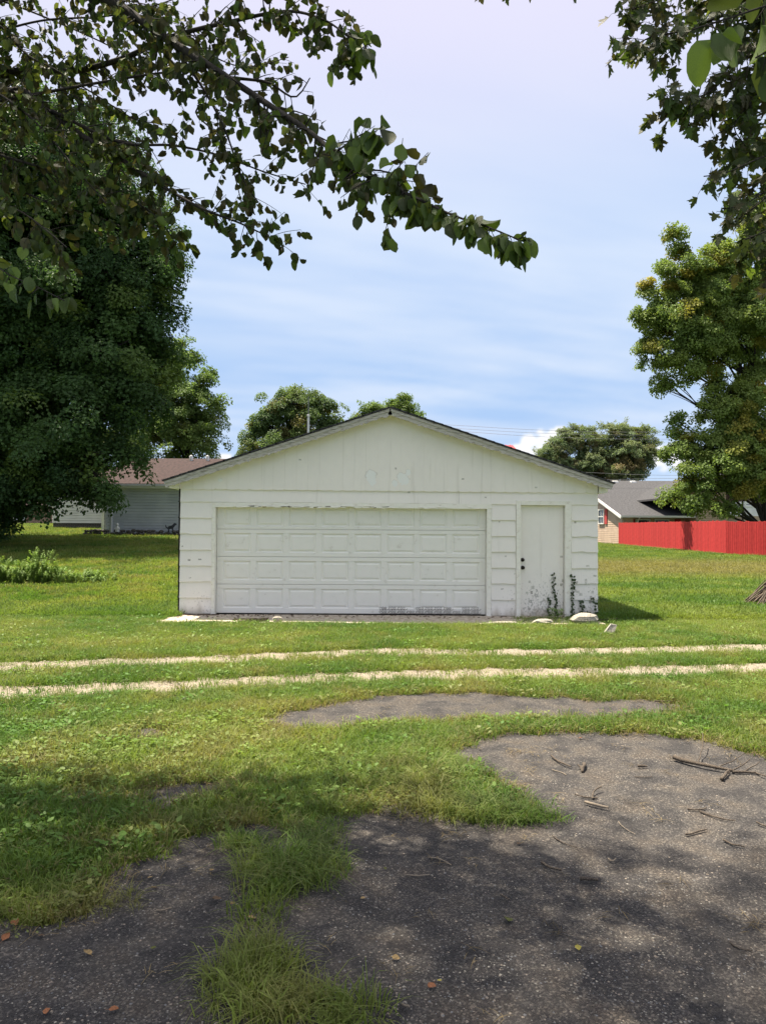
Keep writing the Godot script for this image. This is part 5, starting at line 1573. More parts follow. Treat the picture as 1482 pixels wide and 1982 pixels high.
func make_grass() -> void:
	rng.seed = 500
	var lawn := [tuft(22, 0.075, 0.035, 0.08, 0.0055, 0.9, 0.06), tuft(22, 0.075, 0.03, 0.07, 0.006, 1.1, 0.12), tuft(18, 0.07, 0.04, 0.10, 0.005, 0.8, 0.03)]
	var wisp := [tuft(26, 0.06, 0.07, 0.20, 0.0055, 1.6, 0.16), tuft(24, 0.07, 0.05, 0.19, 0.0065, 1.9, 0.30)]
	var clover := [herb(30, 0.085, 0.05, 0.008), herb(14, 0.08, 0.06, 0.015)]
	var far := [tuft(30, 0.20, 0.05, 0.10, 0.013, 0.8, 0.06), tuft(30, 0.20, 0.04, 0.09, 0.014, 1.0, 0.10)]
	var shapes := lawn + wisp + clover + far
	var sets := []
	for s in shapes:
		sets.append([[], []])
	var put := func(kind: int, x: float, d: float, s: float, c: Color) -> void:
		var y := rr(0, TAU)
		var tilt := Basis(Vector3(rr(-1, 1), 0, rr(-1, 1)).normalized(), rr(0, 0.2))
		sets[kind][0].append(Transform3D((tilt * Basis(Vector3.UP, y)).scaled(Vector3(s, s * rr(0.8, 1.2), s)), Vector3(x, land(x, d) + 0.004, -d)))
		sets[kind][1].append(c)
	# near lawn, thinned where the asphalt and gravel show
	var n := 0
	while n < 130000:
		n += 1
		var d := sqrt(rr(1.0, 14.0 * 14.0))
		var x := rr(-0.62, 0.62) * d + rr(-2.4, 2.4)
		if absf(x) > 10.0:
			continue
		if d > 12.42 and x > -3.7 and x < 3.9:
			continue
		var w := wobble.get_noise_2d(x * 2.2, d * 2.2)
		var a := field(asphalt_field, x, d) + 0.62 * w + 0.06 * wobble.get_noise_2d(x * 9.0, d * 9.0)
		var cover := 1.0 - smoothstep(0.30, 0.56, a)
		var g := field(gravel_field, x, d) + 0.45 * w
		cover *= 1.0 - 0.94 * smoothstep(0.20, 0.52, g)
		# the worn strip between tracks and garage stays short; thin spots elsewhere
		var thin := smoothstep(0.05, 0.45, wobble.get_noise_2d(x * 0.8 + 90.0, d * 0.8))
		cover *= 1.0 - 0.6 * thin
		if rng.randf() > cover * (1.0 if d < 8.0 else 0.75):
			continue
		var edge := smoothstep(0.02, 0.3, a)
		var c := grass_tone(x, d).lerp(Color(0.30, 0.25, 0.11), (0.65 if rng.randf() < 0.5 else 0.1) * edge)
		var q := rng.randf()
		var herby := 0.14 + 0.30 * smoothstep(-0.5, -2.5, x) * smoothstep(7.5, 5.5, d)
		if q < herby * 0.5:
			put.call(5 + rng.randi() % 2, x, d, rr(0.7, 1.3), c * Color(0.85, 1.0, 0.9))
		elif q < herby * 0.5 + 0.04 + 0.05 * edge:
			put.call(3 + rng.randi() % 2, x, d, rr(0.4, 0.75), c)
		else:
			put.call(rng.randi() % 3, x, d, rr(0.75, 1.35), c)
	# clumps: centre x, d, half sizes, number, height
	for k in [[-0.42, 3.56, 0.27, 0.27, 85, 1], [-0.47, 3.23, 0.09, 0.26, 24, 0.75], [-0.44, 2.78, 0.17, 0.2, 65, 0.85], [-0.33, 2.55, 0.26, 0.14, 60, 0.8], [-0.19, 2.51, 0.16, 0.1, 16, 0.7], [0.28, 4.59, 0.28, 0.42, 95, 1], [0.61, 4.27, 0.36, 0.2, 80, 0.95], [0.82, 4.20, 0.22, 0.12, 34, 0.8], [0.47, 4.97, 0.22, 0.35, 50, 0.9], [0.19, 5.54, 0.45, 0.6, 90, 0.85], [0.65, 5.97, 0.6, 0.3, 60, 0.75], [1.90, 6.12, 1.4, 0.16, 70, 0.7], [-0.28, 4.33, 0.2, 0.18, 30, 0.7], [-0.37, 3.97, 0.2, 0.2, 34, 0.7], [-0.06, 5.07, 0.5, 0.3, 70, 0.75], [-0.94, 4.17, 0.5, 0.18, 40, 0.7], [-0.09, 2.54, 0.1, 0.06, 10, 0.9], [-1.45, 3.21, 0.5, 0.2, 50, 0.7], [-0.69, 3.84, 0.12, 0.1, 24, 0.7]]:
		for m in int(k[4]):
			var u := unit() * pow(rng.randf(), 0.5)
			var x: float = k[0] + u.x * k[2]
			var d: float = k[1] + u.z * k[3]
			var c := grass_tone(x, d)
			var q := rng.randf()
			if q < 0.72:
				put.call(3 + rng.randi() % 2, x, d, rr(0.5, 1.0) * k[5], c.lerp(Color(0.26, 0.23, 0.10), rr(0.0, 0.45)))
			else:
				put.call(rng.randi() % 3, x, d, rr(0.9, 1.5), c)
	# rest of the lawn
	n = 0
	while n < 90000:
		n += 1
		var u := rng.randf()
		var d := 13.4 + 70.0 * u * u
		var x := rr(-0.56, 0.56) * d + rr(-3.5, 3.5)
		if x > -3.75 and x < 3.95 and d < 21.2:
			continue
		if absf(x) < 0.17 * d and d > 21.0:
			continue
		if x > 19.2 and d > 63.0 - (x - 19.2) * 6.9:
			continue
		if x < -3.0 and x > -13.1 and d > 35.6:
			continue
		put.call(7 + rng.randi() % 2, x, d, rr(0.8, 1.3) * (1.0 + d * 0.012), grass_tone(x, d))
	# longer grass against the garage, the apron's edge and the fence foot
	for k in 900:
		var x := rr(-3.9, 4.3)
		put.call(rng.randi() % 4, x, 12.22 + rr(-0.3, 0.24), rr(0.6, 1.0) * (0.4 if k % 4 == 3 else 1.0), grass_tone(x, 12.6))
	for k in 240:
		var x := rr(2.3, 4.0)
		put.call([0, 2, 3, 5, 6][rng.randi() % 5], x, 13.3 + rr(-0.6, 0.25), rr(0.5, 1.0), grass_tone(x, 13.0))
	for k in 500:
		var d := rr(33.0, 63.0)
		var x := 19.15 if d > 43.0 else 19.3 + (43.0 - d) * 0.45
		put.call(3 + rng.randi() % 2, x - rr(0.0, 0.3), d, rr(0.8, 1.5), Color(0.26, 0.22, 0.09) * rr(0.7, 1.2))
	var names := ["grass", "grass", "grass", "tall_grass", "tall_grass", "clover", "clover", "grass", "grass"]
	for s in shapes.size():
		if sets[s][0].size():
			copies(names[s], shapes[s], M.grass_blades, sets[s][0], sets[s][1])
	# dead grass lying on the ground, thick along the ragged edges of the asphalt
	var litter := [[], []]
	var bit := Mb.new()
	for k in 7:
		var a := rr(0, TAU)
		var c := Vector3(rr(-0.06, 0.06), rr(0.002, 0.010), rr(-0.06, 0.06))
		var g := Vector3(cos(a), rr(-0.08, 0.12), sin(a)) * rr(0.010, 0.035)
		var w := Vector3(-sin(a), 0, cos(a)) * rr(0.0008, 0.0018)
		bit.quad(c - g - w, c + Vector3(0, 0.004, 0) - w, c + Vector3(0, 0.004, 0) + w, c - g + w)
		bit.quad(c + Vector3(0, 0.004, 0) - w, c + g - w * 0.4, c + g + w * 0.4, c + Vector3(0, 0.004, 0) + w)
	n = 0
	while n < 26000:
		n += 1
		var d := sqrt(rr(1.9 * 1.9, 9.5 * 9.5))
		var x := rr(-0.6, 0.6) * d + rr(-0.3, 0.3)
		var a := field(asphalt_field, x, d) + 0.62 * wobble.get_noise_2d(x * 2.2, d * 2.2)
		var near := smoothstep(0.05, 0.4, a) * smoothstep(0.85, 0.5, a)
		if rng.randf() > maxf(near * 0.55, 0.06 if a < 0.5 else 0.0025):
			continue
		litter[0].append(Transform3D(Basis(Vector3.UP, rr(0, TAU)).scaled(Vector3.ONE * rr(0.7, 1.5)), Vector3(x, 0.018 if a > 0.4 else 0.03, -d)))
		litter[1].append(Color(0.24, 0.185, 0.10) * rr(0.3, 1.2))
	copies("dead_grass", bit.mesh(), M.grass_blades, litter[0], litter[1])
	# loose aggregate on the driveway and the stones of the tracks
	var peb := []
	for v in 3:
		var b := Mb.new()
		var ring := []
		for k in 5:
			var a := TAU * k / 5 + rr(-0.3, 0.3)
			ring.append(Vector3(cos(a) * rr(0.8, 1.1), 0.0, sin(a) * rr(0.7, 1.0)))
		var topc := Vector3(rr(-0.2, 0.2), rr(0.5, 0.8), rr(-0.2, 0.2))
		for k in 5:
			b.tri(ring[k], topc, ring[(k + 1) % 5])
		peb.append(b.mesh())
	var ps := [[[], []], [[], []], [[], []]]
	n = 0
	while n < 60000:
		n += 1
		var d := 1.9 + 7.0 * pow(rng.randf(), 1.6)
		var x := rr(-0.58, 0.58) * d + rr(-0.3, 0.3)
		if field(asphalt_field, x, d) + 0.62 * wobble.get_noise_2d(x * 2.2, d * 2.2) < 0.52:
			continue
		if rng.randf() > (0.62 if d < 3.6 else 0.36) + 0.8 * patchy.get_noise_2d(x * 5.0 + 20.0, d * 5.0):
			continue
		var s := 0.0024 + 0.0048 * pow(rng.randf(), 2.2)
		var v := rng.randf()
		var c := Color(0.20, 0.186, 0.16) * rr(0.4, 1.4) if v < 0.6 else (Color(0.24, 0.20, 0.16) if v < 0.85 else Color(0.15, 0.15, 0.15))
		var q := rng.randi() % 3
		ps[q][0].append(Transform3D(Basis(Vector3.UP, rr(0, TAU)).scaled(Vector3(s, s * 0.8, s)), Vector3(x, 0.012 + 0.008 * wobble.get_noise_2d(x * 0.9, d * 0.9) - 0.0004, -d)))
		ps[q][1].append(c)
	n = 0
	while n < 26000:
		n += 1
		var d := rr(7.0, 10.6)
		var x := rr(-9.0, 9.0)
		if field(gravel_field, x, d) + 0.45 * wobble.get_noise_2d(x * 2.2, d * 2.2) < 0.36:
			continue
		var s := rr(0.006, 0.017)
		var q := rng.randi() % 3
		ps[q][0].append(Transform3D(Basis(Vector3.UP, rr(0, TAU)).scaled(Vector3(s, s, s)), Vector3(x, 0.008, -d)))
		ps[q][1].append(Color(0.34, 0.30, 0.23) * rr(0.5, 1.25))
	for q in 3:
		copies("gravel", peb[q], M.pebble, ps[q][0], ps[q][1])

# a bushy weed: several stems, a leaf mass and some upright tips
func weed(label: String, at: Vector3, w: float, h: float, n: int, col: Color, seed_: int) -> void:
	rng.seed = seed_
	var t := thing("weed_clump", label, "weeds", at, "weed clumps on the lawn")
	var leaf := Mb.new()
	leaf.colored = true
	for k in 5:
		var y := 0.2 * k
		for s in [-1, 1]:
			var d := Vector3(s * rr(0.5, 0.9), 0, rr(-0.6, 0.6))
			var c := Vector3(0, y, 0)
			leaf.tint = Color.WHITE * rr(0.85, 1.2)
			var tip := c + d * 0.5 + Vector3(0, 0.06, 0)
			var sd := Vector3(-d.z, 0.05, d.x) * 0.2
			var q := leaf.p(c)
			leaf.p(c + d * 0.25 + sd + Vector3(0, 0.07, 0))
			leaf.p(tip)
			leaf.p(c + d * 0.25 - sd + Vector3(0, 0.05, 0))
			leaf.f.append_array(PackedInt32Array([q, q + 1, q + 2, q, q + 2, q + 3]))
	var lm := leaf.mesh()
	var where := []
	var tints := []
	for k in n:
		var u := unit() * pow(rng.randf(), 0.5)
		var p := Vector3(u.x * w, 0, u.z * w * 0.5)
		var hh := h * (1.0 - 0.55 * (u.x * u.x + u.z * u.z)) * rr(0.45, 0.95) * (1.5 if rng.randf() < 0.14 else 1.0)
		var e := p + Vector3(u.x * 0.15 + rr(-0.08, 0.08), hh, rr(-0.1, 0.1))
		var line := curve([p, p.lerp(e, 0.5) + Vector3(rr(-0.03, 0.03), 0.02, rr(-0.03, 0.03)), e], 0.08)
		if k < 14:
			var b := Mb.new()
			b.tube(line, taper(line.size(), 0.007, 0.003), 5)
			part("stem", b.mesh(true), M.weed_stem, t)
		for m in range(1, line.size()):
			for rep in 2:
				var s := rr(0.07, 0.15)
				where.append(Transform3D((Basis(Vector3(rr(-1, 1), 0, rr(-1, 1)).normalized(), rr(0, 0.6)) * Basis(Vector3.UP, rr(0, TAU))).scaled(Vector3(s, s, s)), line[m] + Vector3(rr(-0.04, 0.04), rr(-0.06, 0.02), rr(-0.04, 0.04))))
				tints.append(col * rr(0.8, 1.3))
	copies("foliage", lm, M.weed_leaves, where, tints, t)

func make_plants() -> void:
	mat("weed_stem", lin(0.09, 0.11, 0.04), 0.8)
	var green := Color(0.20, 0.31, 0.075)
	weed("bushy bright green weeds on the left lawn, the tallest clump", on_land(-7.75, 17.3), 0.70, 0.58, 130, green, 601)
	weed("low weeds trailing off to the right of the tallest weed clump", on_land(-6.75, 17.5), 0.62, 0.30, 80, green * 0.9, 602)
	weed("greyish weeds cut off by the left edge of the view", on_land(-8.75, 17.4), 0.5, 0.45, 85, green * Color(0.95, 0.9, 0.9), 603)
	rng.seed = 610
	# creeper on the side door and the right end of the wall
	var ivy := [
		["dark creeper climbing the right half of the side door", [[3.12, 0.02, 3.10, 0.35, 3.06, 0.62, 3.05, 0.78], [2.98, 0.02, 2.97, 0.2, 2.99, 0.34]], -13.745],
		["thin dark creeper clinging beside the side door's right casing", [[3.385, 0.02, 3.38, 0.3, 3.375, 0.75]], -13.655],
		["short creeper at the lower right corner of the garage wall", [[3.80, 0.02, 3.78, 0.25, 3.72, 0.36], [3.70, 0.02, 3.58, 0.14, 3.52, 0.30], [3.75, 0.04, 3.60, 0.08, 3.50, 0.12]], -13.655]]
	for v in ivy:
		var t := thing("creeper", v[0], "creeper", Vector3.ZERO, "creepers on the garage front")
		var leafy := Mb.new()
		for line in v[1]:
			var p := []
			for k in range(0, line.size(), 2):
				p.append(Vector3(line[k], line[k + 1], v[2] + rr(0.004, 0.012)))
			var c := curve(p, 0.04)
			var b := Mb.new()
			b.tube(c, taper(c.size(), 0.005, 0.002), 5)
			part("stem", b.mesh(true), M.stick_bark, t)
			for q in c:
				for rep in 2:
					var o: Vector3 = q + Vector3(rr(-0.035, 0.035), rr(-0.02, 0.02), rr(0.006, 0.03))
					var s := rr(0.018, 0.036)
					var x := Vector3(rr(-1, 1), rr(-1, 1), rr(-0.4, 0.4)).normalized() * s
					var y := x.cross(Vector3(rr(-0.5, 0.5), rr(-0.2, 0.6), 1).normalized())
					leafy.tri(o - x, o + y * 0.8, o + x)
					leafy.tri(o - x, o + x, o - y * 0.8)
		tag(part("leaves", leafy.mesh(), M.creeper_leaf if M.has("creeper_leaf") else mat("creeper_leaf", lin(0.040, 0.062, 0.022), 0.6), t), "", "", "", "stuff")
	var sprig := thing("seedling", "bright green seedling at the foot of the side door", "weed", Vector3(3.05, 0.02, -13.45))
	var leafm := Mb.new()
	for k in 70:
		var a := rr(0, TAU)
		var q := Vector3(cos(a) * rr(0.02, 0.16), rr(0.05, 0.18), sin(a) * rr(0.02, 0.14))
		var x := Vector3(cos(a + rr(-1, 1)), rr(-0.3, 0.5), sin(a + rr(-1, 1))).normalized() * rr(0.025, 0.05)
		var y := x.cross(Vector3(rr(-0.3, 0.3), 1, rr(-0.3, 0.3)).normalized()) * 0.5
		leafm.quad(q - x, q + y, q + x, q - y)
	tag(part("leaves", leafm.mesh(), mat("fresh_leaf", lin(0.15, 0.24, 0.05), 0.6), sprig), "", "", "", "stuff")
	for k in 4:
		var b := Mb.new()
		b.tube([Vector3(rr(-0.03, 0.03), -0.02, 0), Vector3(rr(-0.06, 0.06), 0.08, rr(-0.05, 0.05)), Vector3(rr(-0.12, 0.12), 0.16, rr(-0.1, 0.1))], [0.004, 0.003, 0.002], 5)
		part("stem", b.mesh(true), M.weed_stem, sprig)
	# broad-leaved weeds in the near grass
	var rosettes := [[-0.28, 5.07, "broad-leaved weed in the grass left of the tall wispy clump"], [-1.81, 6.85, "small broad-leaved weed at the left, beyond the mossy asphalt scrap"], [1.44, 7.92, "dark leafy weed on the grass strip beside the near wheel track"], [1.64, 10.72, "leafy weed on the grass between apron and far wheel track"]]
	for w in rosettes:
		var t := thing("broadleaf_weed", w[2], "weed", Vector3(w[0], 0.0, -w[1]), "broad-leaved weeds")
		for k in 9:
			var a := TAU * k / 9.0 + rr(-0.3, 0.3)
			var b := Mb.new()
			var n := rr(0.07, 0.12)
			var rows := []
			for q in [[0.0, 0.004, 0.015], [0.35, 0.016, 0.05], [0.7, 0.020, 0.062], [1.0, 0.002, 0.05]]:
				var c: Vector3 = Vector3(cos(a), 0, sin(a)) * n * q[0] + Vector3(0, q[2], 0)
				var sd: Vector3 = Vector3(-sin(a), 0.15, cos(a)) * q[1]
				rows.append([b.p(c - sd), b.p(c + Vector3(0, -0.004, 0)), b.p(c + Vector3(sin(a), 0.15, -cos(a)) * q[1])])
			for q in 3:
				for s in 2:
					b.f.append_array(PackedInt32Array([rows[q][s], rows[q][s + 1], rows[q + 1][s + 1], rows[q][s], rows[q + 1][s + 1], rows[q + 1][s]]))
			part("leaf", b.mesh(true), M.near_leaf_1, t)

# ---------------------------------------------------------------- small things lying about
func twisted(a: Vector3, e: Vector3, r: float, bow: float) -> Array:
	var along := e - a
	var side := Vector3(-along.z, 0, along.x).normalized()
	var n := maxi(4, int(along.length() / 0.05))
	var o := []
	for k in n + 1:
		var t := float(k) / n
		o.append(a.lerp(e, t) + side * (bow * sin(PI * t) + rr(-0.004, 0.004)) + Vector3(0, rr(0.0, r * 0.6), 0))
	return o

func knobbly(n: int, r0: float, r1: float) -> Array:
	var o := taper(n, r0, r1)
	for k in n:
		o[k] *= rr(0.85, 1.2)
	return o

func make_litter() -> void:
	rng.seed = 700
	var sticks := [
		["slim dark twig nearest the wispy grass on the sunlit asphalt", 1.171, 5.318, 1.253, 5.084, 0.0080, 0.020, "stick_bark"],
		["stubby dark stick end left of the fallen branch", 1.693, 5.092, 1.755, 5.094, 0.0110, 0.000, "stick_bark"],
		["thin straw-like twig below the slim dark twig", 1.114, 5.028, 1.184, 4.927, 0.0040, -0.010, "pale_stick"],
		["short pale brown stick lying by the forked twig", 1.167, 4.421, 1.280, 4.343, 0.0100, 0.010, "pale_stick"],
		["thick short stick lying slantwise in the middle of the driveway", 0.753, 3.625, 0.829, 3.546, 0.0090, 0.010, "stick_bark"],
		["dark straight stick lying level in the middle of the driveway", 0.892, 3.466, 0.973, 3.457, 0.0090, 0.000, "stick_bark"],
		["thin bleached twig on the dark asphalt right of the grass clump", 0.230, 3.690, 0.327, 3.608, 0.0040, -0.020, "pale_stick"],
		["thin level twig nearest the grass clump in the driveway crack", 0.116, 3.506, 0.222, 3.512, 0.0040, 0.010, "pale_stick"],
		["tiny stick above the dark olive leaf", 0.514, 3.318, 0.545, 3.278, 0.0050, 0.000, "stick_bark"],
		["thin stick rising to the right on the right half of the driveway", 1.569, 3.976, 1.705, 4.045, 0.0060, 0.005, "stick_bark"],
		["long thin stick below the fallen branch", 1.777, 4.305, 1.910, 4.166, 0.0060, 0.020, "stick_bark"],
		["thin dark stick right of the rising stick", 1.734, 3.914, 1.801, 3.823, 0.0060, 0.010, "stick_bark"],
		["fine curved twig below the wispy clump's dry tips", 0.878, 3.959, 0.973, 3.811, 0.0040, 0.015, "stick_bark"],
		["twig crossing the right edge of the driveway", 2.015, 4.146, 2.078, 4.064, 0.0060, 0.010, "stick_bark"],
		["fine twig near the bottom right corner", 1.334, 2.956, 1.396, 2.900, 0.0040, 0.020, "stick_bark"],
		["dark stick on the far asphalt strip, at its right end", 2.483, 7.002, 2.652, 7.027, 0.0080, 0.000, "stick_bark"],
		["small curled bark piece above the thick short stick", 1.086, 3.690, 1.121, 3.685, 0.0050, 0.030, "pale_stick"],
		["tiny pale stick near the bottom edge, under the orange leaf", 0.073, 2.563, 0.098, 2.547, 0.0050, 0.000, "pale_stick"],
		["twig lying at the grass edge left of the wispy clump", -0.246, 4.438, -0.068, 4.482, 0.0060, 0.020, "stick_bark"],
		["faint thin twig below the stubby stick end", 1.610, 4.895, 1.723, 4.907, 0.0040, 0.010, "stick_bark"],
		["short twig just left of the long thin stick", 1.723, 4.335, 1.835, 4.360, 0.0060, 0.020, "stick_bark"],
		["hair-thin pale twig in the middle right of the driveway", 1.275, 4.156, 1.311, 3.986, 0.0030, 0.010, "pale_stick"],
		["small bent twig at the left asphalt's upper edge", -1.096, 3.746, -1.077, 3.836, 0.0040, 0.010, "pale_stick"],
		["small straight twig in the middle of the left asphalt", -0.919, 3.170, -0.864, 3.196, 0.0040, 0.010, "pale_stick"]]
	for s in sticks:
		var a := Vector3(s[1], 0.0, -s[2])
		var e := Vector3(s[3], 0.0, -s[4])
		var at := a.lerp(e, 0.5) + Vector3(0, 0.016 + s[5], 0)
		var b := Mb.new()
		var line := twisted(a + Vector3(0, 0.016 + s[5], 0) - at, e + Vector3(0, 0.016 + s[5], 0) - at, s[5], s[6])
		b.tube(line, knobbly(line.size(), s[5] * 0.8, s[5] * 0.6), 7)
		var o := part("stick", b.mesh(true), M[s[7]])
		o.position = at
		tag(o, s[0], "stick", "twigs on the driveway")
	# forked twigs and the mossy branch
	var fork := thing("forked_twig", "thin forked twig in the middle of the right driveway", "stick", Vector3(1.236, 0.02, -4.521))
	for q in [[-0.09, 0.0, -0.05, 0.03, 0.0, 0.01], [0.09, 0.02, -0.13, 0.0, 0.0, 0.02]]:
		var b := Mb.new()
		var line := twisted(Vector3(q[0], q[1], q[2]), Vector3(q[3], q[4], q[5]), 0.005, 0.02)
		b.tube(line, knobbly(line.size(), 0.004, 0.005), 6)
		part("twig", b.mesh(true), M.stick_bark, fork)
	var knot := thing("bark_chunk", "knobbly dark bark chunk in the sun above the forked twig", "stick", Vector3(1.323, 0.02, -5.053))
	var kb := Mb.new()
	kb.tube([Vector3(-0.02, 0.0, 0.06), Vector3(-0.012, 0.012, 0.02), Vector3(0.012, 0.014, -0.02), Vector3(0.03, 0.004, -0.09)], [0.008, 0.016, 0.010, 0.015], 7)
	kb.tube([Vector3(-0.012, 0.012, 0.02), Vector3(-0.03, 0.02, -0.03)], [0.009, 0.004], 6)
	part("bark", kb.mesh(true), M.stick_bark, knot)
	var o0 := Vector3(2.139, 0.0, -5.123)
	var limb := thing("fallen_branch", "mossy fallen branch with side twigs near the right edge of the driveway", "branch", o0)
	var ends := [[-0.142, -0.142, 0.131, 0.135, 0.0150, 0.020, 0.00], [0.131, 0.135, 0.282, 0.142, 0.0090, 0.000, 0.00], [0.282, 0.142, 0.323, 0.310, 0.0060, 0.010, 0.02], [-0.012, -0.055, 0.191, -0.466, 0.0040, 0.010, 0.10], [-0.003, 0.287, 0.099, 0.146, 0.0110, 0.000, 0.01], [0.099, 0.146, 0.307, 0.005, 0.0050, 0.010, 0.05], [0.178, 0.134, 0.334, 0.090, 0.0040, 0.010, 0.06], [0.055, 0.031, 0.336, -0.129, 0.0040, 0.020, 0.05]]
	for q in ends:
		var b := Mb.new()
		var line := twisted(Vector3(q[0], 0.016 + q[4], q[1]), Vector3(q[2], 0.016 + q[4] + q[6], q[3]), q[4], q[5])
		b.tube(line, knobbly(line.size(), q[4], q[4] * 0.6), 8)
		part("twig" if q[4] < 0.012 else "bough", b.mesh(true), M.stick_bark, limb)
	# fallen leaves
	var shapes := []
	for k in 4:
		var b := Mb.new()
		var rows := []
		var cup := rr(0.3, 0.9)
		for q in [[-1.0, 0.05], [-0.7, 0.45], [-0.25, 0.72], [0.2, 0.66], [0.6, 0.4], [1.0, 0.02]]:
			var row := []
			for s in [-1.0, -0.5, 0.0, 0.5, 1.0]:
				row.append(b.p(Vector3(q[0] * (1.0 - 0.08 * absf(s)), cup * 0.5 * (s * s * q[1] + 0.35 * q[0] * q[0]) + rr(-0.05, 0.05), s * q[1] * rr(0.85, 1.1))))
			rows.append(row)
		for r in 5:
			for s in 4:
				b.f.append_array(PackedInt32Array([rows[r][s], rows[r][s + 1], rows[r + 1][s + 1], rows[r][s], rows[r + 1][s + 1], rows[r + 1][s]]))
		b.tube([Vector3(-1.0, 0.12, 0), Vector3(-1.5, 0.1, 0.1)], [0.03, 0.02], 4)
		shapes.append(b.mesh(true))
	var leaves := [
		["dark olive leaf, the largest on the lower right driveway", 0.513, 3.105, 0.0310, "dry_green"],
		["yellow-green leaf on the lower right driveway", 0.743, 2.907, 0.0200, "dry_yellow"],
		["orange curled leaf near the bottom edge, right of the grass crack", 0.176, 2.665, 0.0250, "dry_orange"],
		["tan leaf on the asphalt right of the lowest grass clump", 0.057, 2.832, 0.0200, "dry_tan"],
		["dark brown leaf below the wispy clump", 0.687, 3.855, 0.0180, "dry_brown"],
		["orange leaf on the far edge of the sunlit asphalt", 1.495, 5.785, 0.0220, "dry_orange"],
		["tiny yellowish leaf beside the orange curled leaf", 0.206, 2.698, 0.0120, "dry_yellow"],
		["tan crumpled leaf, the largest on the left asphalt", -1.080, 2.853, 0.0250, "dry_tan"],
		["orange-brown leaf at the bottom left edge", -0.866, 2.524, 0.0220, "dry_orange"],
		["red-brown leaf against the left side of the grass clump", -0.692, 3.267, 0.0270, "dry_brown"],
		["tan leaf where the crack grass narrows", -0.519, 3.117, 0.0240, "dry_tan"],
		["yellow-green curled leaf on the upper left asphalt", -1.175, 3.244, 0.0200, "dry_green"],
		["dark curled leaf in the middle of the left asphalt", -0.987, 3.364, 0.0200, "dry_brown"],
		["long dark green leaf left of the dark curled leaf", -1.075, 3.335, 0.0220, "dry_green"],
		["tan leaf above the dark curled leaf", -1.034, 3.465, 0.0180, "dry_tan"],
		["pinkish tan leaf near the left edge by the grass", -1.446, 3.063, 0.0260, "dry_orange"],
		["orange leaf cut by the left edge of the view", -1.431, 2.958, 0.0260, "dry_orange"],
		["small green-brown leaf below the middle of the left asphalt", -0.847, 2.890, 0.0170, "dry_green"],
		["brown leaf at the left asphalt's upper rim", -1.091, 3.769, 0.0180, "dry_brown"],
		["small tan leaf beside the red-brown leaf", -0.618, 3.229, 0.0180, "dry_tan"],
		["small tan leaf alone on the dark asphalt right of the grass clump", -0.076, 3.284, 0.0140, "dry_tan"],
		["small brown leaf right of the orange edge leaf", -1.302, 2.970, 0.0170, "dry_brown"],
		["dull red leaf in the bottom left corner", -1.082, 2.514, 0.0200, "dry_orange"],
		["small dark leaf left below the wispy clump", 0.103, 4.082, 0.0140, "dry_brown"],
		["small tan leaf left of the grass clump's upper half", -0.774, 3.540, 0.0160, "dry_tan"],
		["tiny green leaf beside the bleached twig", 0.020, 3.567, 0.0120, "dry_green"]]
	for k in leaves.size():
		var q = leaves[k]
		var o := part("fallen_leaf", shapes[k % 4], M[q[4]])
		o.position = Vector3(q[1], 0.020 + q[3] * 0.1, -q[2])
		o.rotation = Vector3(rr(-0.25, 0.25), rr(0, TAU), rr(-0.25, 0.25))
		o.scale = Vector3.ONE * q[3] * 0.85
		tag(o, q[0], "leaf", "fallen leaves on the driveway")
	# broken concrete and boards by the garage
	var lumps := [["pale broken concrete slab lying in the grass below the side door", 2.64, 12.62, 0.20, 0.05, 0.10], ["larger pale concrete lump by the garage's right corner", 3.36, 12.75, 0.26, 0.10, 0.22], ["small buff stone on the left end of the apron", -1.74, 12.75, 0.10, 0.05, 0.06], ["thin pale concrete shard at the apron's right end", 1.98, 12.66, 0.30, 0.02, 0.10]]
	for q in lumps:
		var b := Mb.new()
		stone(b, Vector3.ZERO, Vector3(q[3], q[4], q[5]))
		var o := part("concrete_chunk", b.mesh(), M.broken_concrete)
		o.position = Vector3(q[1], 0.02 + q[4] * 0.7, -q[2])
		o.rotation.y = 0.3
		tag(o, q[0], "rubble", "broken concrete pieces")
	var ell := thing("concrete_shard", "angular pale concrete shard standing out of the grass, right of the garage", "rubble", Vector3(3.32, 0.0, -11.45), "broken concrete pieces")
	var eb := Mb.new()
	eb.hexa([Vector3(-0.20, 0.0, -0.05), Vector3(0.12, 0.0, -0.06), Vector3(0.10, 0.04, -0.05), Vector3(-0.18, 0.03, -0.04), Vector3(-0.22, 0.0, 0.05), Vector3(0.12, 0.0, 0.06), Vector3(0.10, 0.05, 0.05), Vector3(-0.20, 0.03, 0.04)])
	eb.hexa([Vector3(-0.02, 0.03, -0.05), Vector3(0.11, 0.03, -0.05), Vector3(0.17, 0.16, -0.07), Vector3(0.10, 0.17, -0.07), Vector3(-0.03, 0.03, 0.04), Vector3(0.12, 0.03, 0.05), Vector3(0.18, 0.16, 0.0), Vector3(0.09, 0.17, 0.0)])
	part("slab", eb.mesh(), M.broken_concrete, ell)
	var boards := [["weathered board scrap, lower of two on the left apron", -2.12, 12.70, 0.26, 0.2, 0.05], ["dark warped board scrap resting on the left apron", -2.28, 12.86, 0.22, -0.25, 0.03], ["thin brown board lying before the garage's right siding strip", 3.72, 13.1, 0.30, 0.1, 0.03]]
